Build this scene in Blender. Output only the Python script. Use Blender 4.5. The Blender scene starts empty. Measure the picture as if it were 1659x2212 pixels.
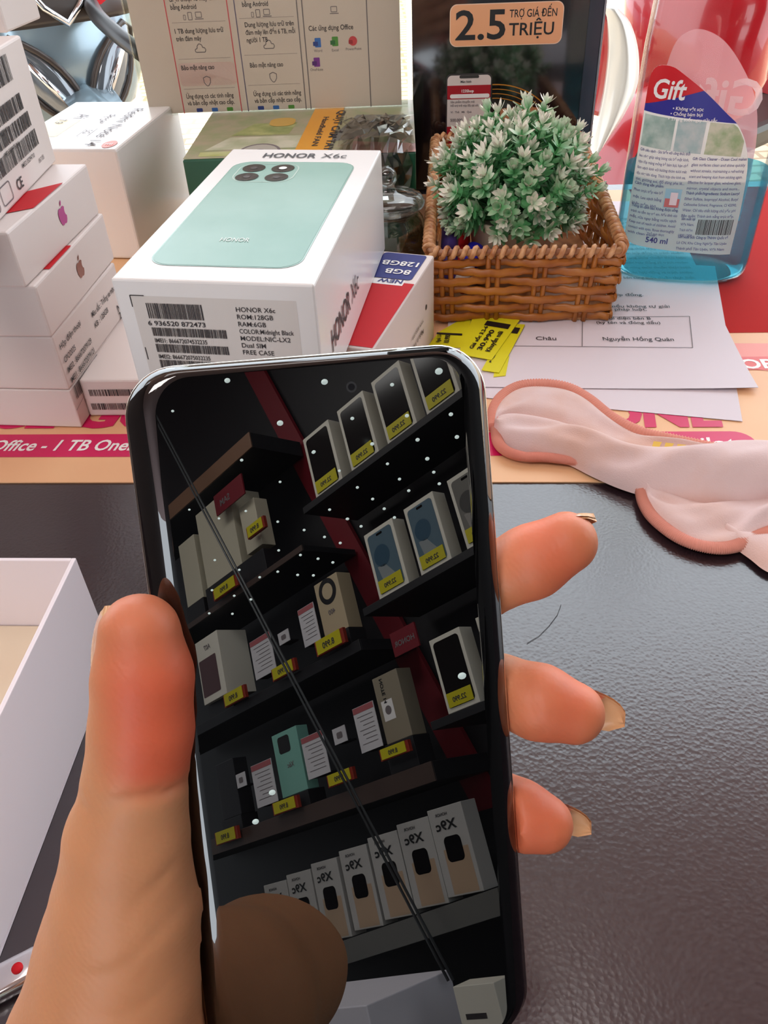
import bpy, bmesh, math, random
import numpy as np
from mathutils import Vector, Matrix
random.seed(7)
SC = bpy.context.scene
COL = SC.collection
PI = math.pi
V = Vector

# ---------------------------------------------------------------- camera
F_PX, IMG_W, IMG_H = 1750.8, 1659, 2212
CAM = V((0, 0, 0.2515274))
RT = V((0.99874, -0.03240, -0.03820)); UP = V((0.05010, 0.64673, 0.76107)); FW = V((0.0, 0.76205, -0.64751))
RT.normalize(); FW.normalize(); UP = RT.cross(FW).normalized()
cd = bpy.data.cameras.new('camera')
cam = bpy.data.objects.new('camera', cd); COL.objects.link(cam)
cam.matrix_world = Matrix(((RT.x, UP.x, -FW.x, CAM.x), (RT.y, UP.y, -FW.y, CAM.y), (RT.z, UP.z, -FW.z, CAM.z), (0, 0, 0, 1)))
cd.sensor_fit = 'VERTICAL'; cd.sensor_height = 34.6; cd.lens = F_PX * 34.6 / IMG_H
cd.clip_start = 0.01; cd.clip_end = 60
SC.camera = cam

def ray(px, py):
    return RT * ((px - 829.5) / F_PX) + UP * ((1106 - py) / F_PX) + FW
def onz(px, py, z=0.0):
    d = ray(px, py); return CAM + d * ((z - CAM.z) / d.z)
def ony(px, py, y):
    d = ray(px, py); return CAM + d * (y / d.y)

# ---------------------------------------------------------------- light
SC.view_settings.view_transform = 'Standard'
SC.view_settings.look = 'None'
SC.view_settings.gamma = 1.0
SC.view_settings.use_curve_mapping = False
SC.view_settings.exposure = -0.2
SC.cycles.max_bounces = 10
SC.cycles.transparent_max_bounces = 12
SC.cycles.transmission_bounces = 8
SC.cycles.sample_clamp_indirect = 8.0
SC.cycles.use_denoising = True

wd = bpy.data.worlds.new('daylight'); SC.world = wd; wd.use_nodes = True
bg = wd.node_tree.nodes['Background']
bg.inputs[0].default_value = (0.86, 0.93, 1.0, 1); bg.inputs[1].default_value = 4.3

def light(name, kind, loc, energy, color=(1, 1, 1), target=None, **kw):
    ld = bpy.data.lights.new(name, kind); ld.energy = energy; ld.color = color
    for k, v in kw.items(): setattr(ld, k, v)
    o = bpy.data.objects.new(name, ld); COL.objects.link(o); o.location = loc
    if target is not None:
        o.rotation_euler = (V(target) - V(loc)).to_track_quat('-Z', 'Y').to_euler()
    return o
light('sun', 'SUN', (-4, 1, 6), 4.5, (1.0, 0.93, 0.80), target=(0, 2.2, 0), angle=0.01)

# ---------------------------------------------------------------- helpers
def lin(c):
    return tuple(((x / 255) / 12.92 if x / 255 <= 0.04045 else ((x / 255 + 0.055) / 1.055) ** 2.4) for x in c)
MATS = {}
def mat(name, rgb, rough=0.5, metal=0.0, spec=0.5, ior=None, noise=None, bump=None, alpha=None, trans=None, emit=None, coat=0, sss=None):
    if name in MATS: return MATS[name]
    m = bpy.data.materials.new(name); m.use_nodes = True
    nt = m.node_tree; b = nt.nodes['Principled BSDF']
    c = (*lin(rgb), 1)
    b.inputs['Base Color'].default_value = c
    b.inputs['Roughness'].default_value = rough
    b.inputs['Metallic'].default_value = metal
    b.inputs['Specular IOR Level'].default_value = spec
    if ior: b.inputs['IOR'].default_value = ior
    if trans: b.inputs['Transmission Weight'].default_value = trans
    if coat: b.inputs['Coat Weight'].default_value = coat; b.inputs['Coat Roughness'].default_value = 0.05
    if alpha is not None: b.inputs['Alpha'].default_value = alpha
    if sss:
        b.inputs['Subsurface Weight'].default_value = sss[0]; b.inputs['Subsurface Radius'].default_value = sss[1]; b.inputs['Subsurface Scale'].default_value = sss[2]
    if emit:
        b.inputs['Emission Color'].default_value = (*lin(emit[0]), 1); b.inputs['Emission Strength'].default_value = emit[1]
    if noise:   # (scale, second rgb, detail)
        tc = nt.nodes.new('ShaderNodeTexCoord'); n = nt.nodes.new('ShaderNodeTexNoise')
        n.inputs['Scale'].default_value = noise[0]; n.inputs['Detail'].default_value = noise[2] if len(noise) > 2 else 4
        r = nt.nodes.new('ShaderNodeValToRGB'); r.color_ramp.elements[0].position = 0.35; r.color_ramp.elements[1].position = 0.65
        r.color_ramp.elements[0].color = c; r.color_ramp.elements[1].color = (*lin(noise[1]), 1)
        nt.links.new(tc.outputs['Object'], n.inputs['Vector']); nt.links.new(n.outputs['Fac'], r.inputs[0]); nt.links.new(r.outputs[0], b.inputs['Base Color'])
    if bump:    # (scale, strength, distance)
        tc = nt.nodes.new('ShaderNodeTexCoord'); n = nt.nodes.new('ShaderNodeTexNoise'); n.inputs['Scale'].default_value = bump[0]; n.inputs['Detail'].default_value = 5
        bp = nt.nodes.new('ShaderNodeBump'); bp.inputs['Strength'].default_value = bump[1]; bp.inputs['Distance'].default_value = bump[2]
        nt.links.new(tc.outputs['Object'], n.inputs['Vector']); nt.links.new(n.outputs['Fac'], bp.inputs['Height']); nt.links.new(bp.outputs[0], b.inputs['Normal'])
    MATS[name] = m
    return m

def tag(o, label=None, cat=None, group=None, kind=None):
    if label: o['label'] = label
    if cat: o['category'] = cat
    if group: o['group'] = group
    if kind: o['kind'] = kind
    return o

def empty(name, loc=(0, 0, 0), yaw=0.0, mw=None):
    o = bpy.data.objects.new(name, None); o.empty_display_size = 0.01; COL.objects.link(o)
    if mw is not None: o.matrix_world = mw
    else: o.location = loc; o.rotation_euler = (0, 0, yaw)
    return o

class MB:
    """collects geometry for one mesh object"""
    def __init__(s): s.v = []; s.f = []; s.m = []; s.sm = []
    def add(s, vs, fs, mi=0, smooth=False):
        b = len(s.v); s.v += [tuple(p) for p in vs]
        for f in fs: s.f.append(tuple(i + b for i in f)); s.m.append(mi); s.sm.append(smooth)
    def quad(s, a, b, c, d, mi=0): s.add([a, b, c, d], [(0, 1, 2, 3)], mi)
    def poly(s, pts, mi=0): s.add(pts, [tuple(range(len(pts)))], mi)
    def box(s, lo, hi, r=0.0, mi=0, seg=2, smooth=False):
        bm = bmesh.new(); bmesh.ops.create_cube(bm, size=1)
        c = [(lo[i] + hi[i]) / 2 for i in range(3)]; d = [abs(hi[i] - lo[i]) for i in range(3)]
        for vv in bm.verts: vv.co = V((vv.co.x * d[0] + c[0], vv.co.y * d[1] + c[1], vv.co.z * d[2] + c[2]))
        if r > 0: bmesh.ops.bevel(bm, geom=bm.edges[:], offset=r, segments=seg, affect='EDGES', profile=0.5)
        bm.verts.index_update(); s.add([vv.co for vv in bm.verts], [[x.index for x in f.verts] for f in bm.faces], mi, smooth); bm.free()
    def tube(s, pts, r, n=8, mi=0, closed=False, ry=None, cap=True, upv=None):
        pts = [V(p) for p in pts]; m = len(pts)
        rs = r if isinstance(r, (list, tuple)) else [r] * m
        vs = []; nrm = None
        for i, p in enumerate(pts):
            if closed: t = pts[(i + 1) % m] - pts[i - 1]
            else: t = pts[min(i + 1, m - 1)] - pts[max(i - 1, 0)]
            if t.length < 1e-12: t = V((0, 0, 1))
            t.normalize()
            if upv is not None: nrm = V(upv) - t * V(upv).dot(t)
            elif nrm is None:
                a = V((0, 0, 1)) if abs(t.z) < 0.9 else V((1, 0, 0)); nrm = a - t * a.dot(t)
            else: nrm = nrm - t * nrm.dot(t)
            if nrm.length < 1e-9: nrm = t.orthogonal()
            nrm.normalize(); bn = t.cross(nrm)
            for k in range(n):
                a = 2 * PI * k / n
                vs.append(p + nrm * (math.cos(a) * (ry * rs[i] / rs[0] if ry else rs[i])) + bn * (math.sin(a) * rs[i]))
        fs = []
        for i in range(m if closed else m - 1):
            j = (i + 1) % m
            for k in range(n): fs.append((i * n + k, i * n + (k + 1) % n, j * n + (k + 1) % n, j * n + k))
        if cap and not closed: fs += [tuple(range(n))[::-1], tuple((m - 1) * n + k for k in range(n))]
        s.add(vs, fs, mi, True)
    def lathe(s, prof, c=(0, 0, 0), n=32, mi=0, sx=1, sy=1, caps=True):
        vs = []; m = len(prof)
        for r, z in prof:
            for k in range(n): a = 2 * PI * k / n; vs.append((c[0] + sx * r * math.cos(a), c[1] + sy * r * math.sin(a), c[2] + z))
        fs = [(i * n + k, i * n + (k + 1) % n, (i + 1) * n + (k + 1) % n, (i + 1) * n + k) for i in range(m - 1) for k in range(n)]
        if caps: fs += [tuple(range(n))[::-1], tuple((m - 1) * n + k for k in range(n))]
        s.add(vs, fs, mi, True)
    def loft(s, rings, mi=0, smooth=True, caps=True, closed=True):
        n = len(rings[0]); vs = [p for r in rings for p in r]; m = len(rings)
        kk = n if closed else n - 1
        fs = [(i * n + k, i * n + (k + 1) % n, (i + 1) * n + (k + 1) % n, (i + 1) * n + k) for i in range(m - 1) for k in range(kk)]
        s.add(vs, fs, mi, smooth)
        if caps and closed:
            b = len(s.v) - m * n
            s.f += [tuple(range(b, b + n))[::-1], tuple(range(b + (m - 1) * n, b + m * n))]; s.m += [mi, mi]; s.sm += [False, False]
    def ball(s, c, r, n=12, mi=0, sc=(1, 1, 1)):
        prof = [(max(1e-5, math.sin(PI * i / n)) * r, -math.cos(PI * i / n) * r) for i in range(n + 1)]
        vs = []; k2 = 2 * n
        for rr, z in prof:
            for k in range(k2): a = 2 * PI * k / k2; vs.append((c[0] + sc[0] * rr * math.cos(a), c[1] + sc[1] * rr * math.sin(a), c[2] + sc[2] * z))
        s.add(vs, [(i * k2 + k, i * k2 + (k + 1) % k2, (i + 1) * k2 + (k + 1) % k2, (i + 1) * k2 + k) for i in range(n) for k in range(k2)], mi, True)
    def build(s, name, mats, parent=None, loc=None):
        me = bpy.data.meshes.new(name); me.from_pydata(s.v, [], s.f); me.update()
        for m in (mats if isinstance(mats, (list, tuple)) else [mats]): me.materials.append(m)
        me.polygons.foreach_set('material_index', s.m); me.polygons.foreach_set('use_smooth', s.sm)
        o = bpy.data.objects.new(name, me); COL.objects.link(o)
        if parent is not None: o.parent = parent
        if loc is not None: o.location = loc
        return o

TXT = {}
def text_mesh(t, bold):
    k = (t, bold)
    if k not in TXT:
        c = bpy.data.curves.new('lettering', 'FONT'); c.body = t; c.size = 1.0; c.offset = bold; c.resolution_u = 3
        o = bpy.data.objects.new('lettering', c); m = bpy.data.meshes.new_from_object(o)
        TXT[k] = ([v.co.copy() for v in m.vertices], [tuple(p.vertices) for p in m.polygons])
        bpy.data.objects.remove(o); bpy.data.curves.remove(c); bpy.data.meshes.remove(m)
    return TXT[k]

class Fr:
    """a flat frame on a face of a thing: origin, x direction, y direction"""
    def __init__(s, O, X, Y): s.O = V(O); s.X = V(X).normalized(); s.Y = V(Y).normalized(); s.N = s.X.cross(s.Y)
    def p(s, x, y, l=0.0003): return s.O + s.X * x + s.Y * y + s.N * l

class Print:
    """printing on faces; one mesh with several inks"""
    def __init__(s): s.mb = MB(); s.mats = []
    def mi(s, m):
        if m not in s.mats: s.mats.append(m)
        return s.mats.index(m)
    def rect(s, fr, x0, y0, x1, y1, m, l=0.0003): s.mb.quad(fr.p(x0, y0, l), fr.p(x1, y0, l), fr.p(x1, y1, l), fr.p(x0, y1, l), s.mi(m))
    def poly(s, fr, pts, m, l=0.0003): s.mb.poly([fr.p(x, y, l) for x, y in pts], s.mi(m))
    def rrect(s, fr, x0, y0, x1, y1, r, m, l=0.0003, n=6): s.poly(fr, rrpts(x0, y0, x1, y1, r, n), m, l)
    def ring(s, fr, x0, y0, x1, y1, r, w, m, l=0.0003, n=6):
        a = rrpts(x0, y0, x1, y1, r, n); b = rrpts(x0 + w, y0 + w, x1 - w, y1 - w, max(r - w, w * .2), n)
        for i in range(len(a)):
            j = (i + 1) % len(a); s.mb.quad(fr.p(*a[i], l), fr.p(*a[j], l), fr.p(*b[j], l), fr.p(*b[i], l), s.mi(m))
    def disc(s, fr, x, y, r, m, l=0.0003, ry=None, n=24): s.poly(fr, [(x + r * math.cos(2 * PI * k / n), y + (ry or r) * math.sin(2 * PI * k / n)) for k in range(n)], m, l)
    def line(s, fr, pts, w, m, l=0.0003):
        for (x0, y0), (x1, y1) in zip(pts[:-1], pts[1:]):
            d = math.hypot(x1 - x0, y1 - y0) or 1; nx, ny = -(y1 - y0) / d * w / 2, (x1 - x0) / d * w / 2
            s.mb.quad(fr.p(x0 - nx, y0 - ny, l), fr.p(x1 - nx, y1 - ny, l), fr.p(x1 + nx, y1 + ny, l), fr.p(x0 + nx, y0 + ny, l), s.mi(m))
    def text(s, fr, t, x, y, size, m, bold=0.0, align='l', width=None, l=0.0004, shear=0.0, sy=1.0):
        vs, fs = text_mesh(t, bold)
        if not vs: return
        x0 = min(v.x for v in vs); x1 = max(v.x for v in vs); k = size
        kx = k if width is None else width / max(x1 - x0, 1e-6)
        if align == 'c': ox = x - kx * (x0 + x1) / 2
        elif align == 'r': ox = x - kx * x1
        else: ox = x - kx * x0
        s.mb.add([fr.p(ox + kx * v.x + shear * k * v.y, y + k * sy * v.y, l) for v in vs], fs, s.mi(m))
    def barcode(s, fr, x, y, w, h, m, n=42, seed=1, l=0.0004, shear=0.0):
        R = random.Random(seed); cx = x; unit = w / n / 1.05
        while cx < x + w - unit:
            bw = unit * R.choice((0.5, 0.5, 0.9, 1.3)); s.mb.quad(fr.p(cx, y, l), fr.p(cx + bw, y, l), fr.p(cx + bw, y + h, l), fr.p(cx, y + h, l), s.mi(m)); cx += bw + unit * R.choice((0.45, 0.5, 0.8))
    def build(s, name, parent): return s.mb.build(name, s.mats, parent)

def rrpts(x0, y0, x1, y1, r, n=6):
    o = []
    for cx, cy, a0 in ((x1 - r, y1 - r, 0), (x0 + r, y1 - r, PI / 2), (x0 + r, y0 + r, PI), (x1 - r, y0 + r, 1.5 * PI)):
        for k in range(n + 1): a = a0 + PI / 2 * k / n; o.append((cx + r * math.cos(a), cy + r * math.sin(a)))
    return o
def faces(w, l, h):
    return dict(top=Fr((0, 0, h), (1, 0, 0), (0, 1, 0)), front=Fr((0, 0, 0), (1, 0, 0), (0, 0, 1)), right=Fr((w, 0, 0), (0, 1, 0), (0, 0, 1)),
                left=Fr((0, l, 0), (0, -1, 0), (0, 0, 1)), back=Fr((w, l, 0), (-1, 0, 0), (0, 0, 1)))

M_CARD = mat('white_card', (228, 216, 211), 0.5, bump=(900, 0.05, 0.0003))
M_CARDG = mat('glossy_white_card', (244, 242, 240), 0.22)
M_INK = mat('dark_grey_ink', (62, 58, 60), 0.6)
M_INKS = mat('soft_grey_ink', (120, 112, 114), 0.6)
M_BLACK = mat('black_ink', (22, 21, 23), 0.5)
M_RED = mat('red_print', (198, 16, 30), 0.6, spec=0.25)
M_BLUE = mat('blue_print', (40, 46, 124), 0.5, spec=0.3)
M_WHITE = mat('white_print', (248, 246, 244), 0.5)
M_YEL = mat('yellow_print', (232, 226, 30), 0.5)
M_MINT = mat('mint_print', (130, 174, 160), 0.28, spec=0.3, noise=(14, (152, 190, 178)))
M_PLASTIC_BLACK = mat('black_plastic', (16, 16, 18), 0.35)
M_CHROME = mat('chrome', (225, 225, 228), 0.12, metal=1.0)
M_STEEL = mat('grey_metal', (150, 150, 155), 0.35, metal=1.0)

# ---------------------------------------------------------------- setting
def slab(name, lo, hi, m, kind='structure'):
    b = MB(); b.box(lo, hi); o = b.build(name, m); tag(o, kind=kind); return o
def tile_mat(name, a, b_, mortar, sc, rough=0.6):
    m = bpy.data.materials.new(name); m.use_nodes = True; nt = m.node_tree; p = nt.nodes['Principled BSDF']
    tc = nt.nodes.new('ShaderNodeTexCoord'); br = nt.nodes.new('ShaderNodeTexBrick'); br.inputs['Scale'].default_value = sc
    br.inputs['Color1'].default_value = (*lin(a), 1); br.inputs['Color2'].default_value = (*lin(b_), 1); br.inputs['Mortar'].default_value = (*lin(mortar), 1); br.inputs['Mortar Size'].default_value = 0.03
    nt.links.new(tc.outputs['Object'], br.inputs['Vector']); nt.links.new(br.outputs['Color'], p.inputs['Base Color']); p.inputs['Roughness'].default_value = rough
    return m
slab('floor', (-3, -4, -0.80), (3, 1.35, -0.75), tile_mat('shop_floor_tiles', (120, 116, 112), (128, 122, 118), (80, 78, 76), 1.6, 0.35))
slab('pavement_ground', (-14, 1.35, -0.81), (14, 16, -0.76), tile_mat('pavement_tiles', (226, 206, 178), (214, 190, 160), (176, 152, 126), 3.2, 0.9))
slab('ceiling', (-2.2, -4, 2.05), (3, 1.6, 2.12), mat('ceiling_paint', (188, 160, 158), 0.8))
slab('sky_blocker', (-3.2, 1.6, 2.05), (0.02, 2.9, 2.08), mat('blocker_surface', (120, 104, 102), 0.8))  # unseen slab added to keep sky reflection off the desk's left side
slab('wall_left', (-2.25, -4, -0.75), (-2.15, 1.2, 2.05), mat('left_wall_paint', (78, 66, 64), 0.8))
# ---------------------------------------------------------------- desk and what lies flat on it
YAW_T = math.radians(-4.55)
def leather_mat():
    m = bpy.data.materials.new('black_leatherette'); m.use_nodes = True; nt = m.node_tree; p = nt.nodes['Principled BSDF']
    tc = nt.nodes.new('ShaderNodeTexCoord'); n = nt.nodes.new('ShaderNodeTexNoise'); n.inputs['Scale'].default_value = 5; n.inputs['Detail'].default_value = 3
    r = nt.nodes.new('ShaderNodeValToRGB'); r.color_ramp.elements[0].color = (*lin((34, 24, 29)), 1); r.color_ramp.elements[1].color = (*lin((48, 34, 41)), 1)
    nt.links.new(tc.outputs['Object'], n.inputs[0]); nt.links.new(n.outputs['Fac'], r.inputs[0]); nt.links.new(r.outputs[0], p.inputs['Base Color'])
    vo = nt.nodes.new('ShaderNodeTexVoronoi'); vo.inputs['Scale'].default_value = 650; vo.feature = 'F1'
    n2 = nt.nodes.new('ShaderNodeTexNoise'); n2.inputs['Scale'].default_value = 520; n2.inputs['Detail'].default_value = 6
    ad = nt.nodes.new('ShaderNodeMath'); ad.operation = 'ADD'
    bp = nt.nodes.new('ShaderNodeBump'); bp.inputs['Strength'].default_value = 0.30; bp.inputs['Distance'].default_value = 0.00018
    nt.links.new(tc.outputs['Object'], vo.inputs['Vector']); nt.links.new(tc.outputs['Object'], n2.inputs['Vector'])
    nt.links.new(vo.outputs['Distance'], ad.inputs[0]); nt.links.new(n2.outputs['Fac'], ad.inputs[1]); nt.links.new(ad.outputs[0], bp.inputs['Height']); nt.links.new(bp.outputs[0], p.inputs['Normal'])
    rr = nt.nodes.new('ShaderNodeMapRange'); rr.inputs['To Min'].default_value = 0.14; rr.inputs['To Max'].default_value = 0.30
    nt.links.new(n2.outputs['Fac'], rr.inputs['Value']); nt.links.new(rr.outputs[0], p.inputs['Roughness'])
    p.inputs['IOR'].default_value = 1.9
    return m
M_LEATHER = leather_mat()
t = empty('desk', (0, 0.3173, -0.76), YAW_T)
tag(t, 'black desk with a matte textured top under all the boxes', 'desk')
b = MB(); b.box((-0.75, -0.31, 0.725), (0.75, 0.43, 0.7592), 0.002); b.build('desk_top', M_LEATHER, t)
for sx in (-0.7, 0.7):
    for sy in (-0.27, 0.39):
        b = MB(); b.box((sx - 0.025, sy - 0.025, 0.0005), (sx + 0.025, sy + 0.025, 0.725), 0.003); b.build('leg', M_PLASTIC_BLACK, t)

ps = empty('promo_sheet', (0, 0.3173, 0), YAW_T)
tag(ps, 'peach printed promotional sheet covering the far half of the desk', 'sheet')
M_PEACH = mat('peach_paper', (244, 196, 148), 0.5, noise=(5, (240, 182, 138)))
M_PINK = mat('magenta_print', (214, 16, 92), 0.45)
b = MB(); b.box((-0.60, 0.002, -0.0007), (0.55, 0.412, 0)); b.build('paper_sheet', M_PEACH, ps)
fr = Fr((0, 0, 0), (1, 0, 0), (0, 1, 0))
p = Print(); p.rrect(fr, -0.42, 0.0236, 0.192, 0.0446, 0.0104, M_PINK, 0.0002); p.build('title_pill', ps)
p = Print()
p.text(fr, 'Microsoft Office - 1 TB OneDrive', -0.1415 - 0.118, 0.0292, 0.0138, M_WHITE, 0.02, width=0.1435, shear=0.15)
p.build('title_lettering', ps); p = Print()
p.text(fr, 'Copilot', 0.181, 0.0292, 0.0138, M_WHITE, 0.02, align='r', shear=0.15)
p.build('title_lettering', ps)
p = Print()
p.text(fr, 'OFFICE GO', -0.125, 0.052, 0.034, M_PINK, 0.05, align='r', shear=0.12)
p.build('brand_lettering', ps); p = Print()
p.text(fr, 'ONE', 0.145, 0.050, 0.032, M_PINK, 0.05, align='c', shear=0.12)
p.build('brand_lettering', ps)
p = Print(); p.rect(fr, 0.195, 0.152, 0.55, 0.412, mat('scarlet_print', (186, 28, 24), 0.85, spec=0.2), 0.0002); p.build('red_panel', ps)
p = Print()
M_PBADGE = mat('red_badge_print', (222, 60, 50), 0.4)
p.poly(fr, [(0.190, 0.139), (0.245, 0.1375), (0.300, 0.125), (0.300, 0.098), (0.235, 0.103), (0.196, 0.110)], mat('rose_badge_print', (236, 128, 110), 0.4), 0.0002)
p.rrect(fr, 0.198, 0.107, 0.300, 0.122, 0.004, M_PBADGE, 0.0003)
p.text(fr, 'SHOP', 0.2255, 0.1085, 0.0145, M_WHITE, 0.03, align='r')
p.build('badge', ps)

def sheet(name, label, cat, corner, yaw, w, l, z, m, group=None, curl=0.0):
    """paper with its near right corner at corner, slightly curled"""
    o = empty(name, (corner[0], corner[1], z), yaw); tag(o, label, cat, group)
    nx, ny = 14, 18; mb = MB(); vs = []
    for k in (0, 1):
        for j in range(ny + 1):
            for i in range(nx + 1):
                x = -w + w * i / nx; y = l * j / ny
                e = max(0, 1 - (l - 0 - (l - y)) / 0.05) * max(0, (x + 0.09) / 0.09) if curl else 0
                vs.append((x, y, (0.00025 if k == 0 else 0) + curl * e * e))
    s = (nx + 1) * (ny + 1); fs = []
    for j in range(ny):
        for i in range(nx):
            a = j * (nx + 1) + i; fs.append((a, a + 1, a + nx + 2, a + nx + 1)); fs.append((s + a, s + a + nx + 1, s + a + nx + 2, s + a + 1))
    mb.add(vs, fs, 0, True); mb.build('paper', m, o)
    return o
M_PAPER = mat('office_paper', (228, 219, 226), 0.7, spec=0.3)
sheet('paper_sheet', 'blank white paper sheet sticking out beneath the printed contract page', 'paper', (0.1938, 0.3553), math.radians(-15), 0.16, 0.20, 0.0004, M_PAPER, curl=0.0)
pg = sheet('contract_page', 'white contract page with signature boxes under the wicker basket and spray bottle', 'paper', (0.2125, 0.3835), math.radians(-6.8), 0.175, 0.297, 0.0010, M_PAPER, curl=0.002)
fr = Fr((0, 0, 0.0003), (1, 0, 0), (0, 1, 0)); p = Print()
p.line(fr, [(-0.112, 0.086), (-0.020, 0.0885), (-0.026, 0.0475), (-0.175, 0.048)], 0.0005, M_INKS)
p.line(fr, [(-0.088, 0.0875), (-0.092, 0.048)], 0.0005, M_INKS)
p.text(fr, 'Nguyễn Hồng Quân', -0.057, 0.0555, 0.0062, M_INK, 0.006, align='c', width=0.043)
p.text(fr, 'Châu', -0.107, 0.0555, 0.0062, M_INK, 0.006, align='r')
p.text(fr, '(ký tên và đóng dấu)', -0.060, 0.0775, 0.0052, M_INK, 0.004, align='c', width=0.040)
p.text(fr, 'Đại diện bên B', -0.060, 0.0835, 0.0052, M_INK, 0.006, align='c', width=0.030)
for yy, ss in ((0.096, 'giải quyết theo pháp luật.'), (0.1005, 'bên giải quyết, nếu không tự giải'), (0.108, 'của hai bên.'), (0.1175, 'và ký kết trong hợp đồng.'), (0.130, 'với việc mua bán.'), (0.142, 'hai bên.')):
    p.text(fr, ss, -0.100, yy, 0.0052, M_INK, 0.004)
for k in range(14): p.text(fr, ['điều khoản hợp đồng và trách nhiệm', 'các bên cùng thỏa thuận thực hiện'][k % 2], -0.06, 0.255 - k * 0.0085, 0.0052, M_INKS, 0.004, width=0.055)
p.build('printed_text', pg)

# ---------------------------------------------------------------- yellow price tags lying by the basket
def price_tag(q, z, label, lines, tail):
    pts = [onz(x, y, z) for x, y in q]       # near-left, near-right, far-right, far-left
    O = pts[0]; X = (pts[1] - pts[0]); Y = (pts[3] - pts[0]); X.z = Y.z = 0
    w, l = X.length, Y.length
    r = empty('price_tag', O); tag(r, label, 'price tag', 'yellow price tags on the desk')
    loc = [pp - O for pp in pts]
    mb = MB(); th = 0.0004
    top = [pp + V((0, 0, th)) for pp in loc]
    mb.add([*loc, *top], [(3, 2, 1, 0), (4, 5, 6, 7), (0, 1, 5, 4), (1, 2, 6, 5), (2, 3, 7, 6), (3, 0, 4, 7)]); mb.build('tag_paper', M_YEL, r)
    fr = Fr(V((0, 0, th)), X, (loc[3] - X.normalized() * loc[3].dot(X.normalized())).normalized())
    ex = X.normalized(); ey = fr.Y
    p = Print(); f2 = Fr((0, 0, th), ey, -ex)   # text reads across the tag
    W2 = loc[3].dot(ey)
    for k, s_ in enumerate(lines): p.text(f2, s_, W2 * 0.12 + 0.002, -w * (0.30 + 0.26 * k), w * (0.20 if k else 0.16), M_BLACK, 0.03, width=W2 * (0.55 if k else 0.62))
    p.poly(f2, [(W2 * 0.80, -w * 0.15), (W2 * 0.93, -w * 0.15), (W2 * 0.93, -w * 0.9), (W2 * 0.80, -w * 0.9)], M_BLACK) if tail else None
    p.build('printed_text', r)
price_tag([(925, 748), (1000, 752), (1022, 676), (948, 718)], 0.0016, 'yellow price tag left of the others, nearest the red phone box', ['Ngoài 1.3-5', '10.990'], True)
price_tag([(1066, 815), (1092, 812), (1100, 770), (1072, 770)], 0.0014, 'yellow price tag lowest of the pile, only its near edge showing', ['10.990'], False)
price_tag([(1040, 800), (1078, 806), (1134, 702), (1098, 700)], 0.0021, 'yellow price tag on the right side of the pile beside the contract page', ['Ngoài 3.2-6'], True)
price_tag([(990, 765), (1062, 778), (1124, 690), (1022, 684)], 0.0028, 'yellow price tag on top of the pile in front of the basket', ['Giá sốc 3.2-6', '30.990', 'Khuyến mãi'], True)

# ---------------------------------------------------------------- phone boxes
def carton(name, label, org, yaw, w, l, h, m=None, r=0.0012, group=None, seam=None):
    o = empty(name, org, yaw); tag(o, label, 'box', group)
    if seam:    # lid over tray
        b = MB(); b.box((0, 0, seam + 0.0003), (w, l, h), r); b.build('lid', m or M_CARD, o)
        b = MB(); b.box((0.0002, 0.0002, 0), (w - 0.0002, l - 0.0002, seam), r * 0.6); b.build('tray', m or M_CARD, o)
    else:
        b = MB(); b.box((0, 0, 0), (w, l, h), r); b.build('carton', m or M_CARD, o)
    return o, faces(w, l, h)
def label_block(p, f, x, y, w, h, seed, m=M_INK):
    """a column of barcodes with numbers under each"""
    n = 4; hh = h / n
    for k in range(n):
        yy = y + h - (k + 1) * hh
        p.barcode(f, x, yy + hh * 0.38, w * (0.8 if k == 0 else 1.0), hh * 0.52, m, 36 + 8 * k, seed + k)
        p.text(f, ['IMEI1: 866672074532235', 'IMEI2: 866672075032235', 'S/N: ACACCP5902402613', 'EAN 6936520872473'][(seed + k) % 4], x, yy + hh * 0.06, hh * 0.30, m, 0.01, width=w * 0.7)
APPLE = [(0, 0.60), (0.10, 0.66), (0.25, 0.68), (0.40, 0.58), (0.34, 0.48), (0.31, 0.34), (0.36, 0.20), (0.46, 0.11), (0.40, -0.06), (0.28, -0.20), (0.16, -0.22), (0.02, -0.17), (-0.12, -0.22), (-0.25, -0.18), (-0.38, 0.02), (-0.44, 0.25), (-0.41, 0.48), (-0.28, 0.64), (-0.13, 0.66)]
def apple_logo(p, f, x, y, s, m):
    p.poly(f, [(x + s * a, y + s * (b_ - 0.2)) for a, b_ in APPLE], m)
    p.poly(f, [(x + s * a, y + s * (b_ - 0.2)) for a, b_ in [(0.0, 0.72), (0.04, 0.88), (0.20, 1.0), (0.22, 0.9), (0.14, 0.76)]], m)

# stack at the left
o, f = carton('phone_box', 'tall white phone box with address label at the bottom of the left stack', (-0.3298, 0.4022, 0.0006), -0.128, 0.165, 0.0930, 0.0562, seam=0.024)
p = Print(); R_ = f['right']
p.barcode(R_, 0.004, 0.016, 0.036, 0.008, M_INK, 60, 3)
for k, s_ in enumerate(('IMEI1 : 866672079121', 'IMEI2 : 866672079129', 'CPO2025')): p.text(R_, s_, 0.004, 0.0262 + 0.0062 * k, 0.0044, M_INK, 0.01, width=0.034 if k < 2 else 0.015)
p.text(R_, 'Hộp điện thoại', 0.004, 0.0465, 0.0044, M_INK, 0.01); p.text(R_, 'Màu sắc : Trắng sa mạc', 0.047, 0.043, 0.0046, M_INK, 0.012, width=0.036); p.text(R_, 'KB : 128GB', 0.047, 0.0365, 0.0044, M_INK, 0.01)
p.text(R_, 'NIC', 0.080, 0.030, 0.006, M_INK, 0.02); p.text(R_, '2602', 0.080, 0.025, 0.006, M_INK, 0.02)
p.line(R_, [(0.0, 0.0115), (0.093, 0.024)], 0.0003, M_INKS)
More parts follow.
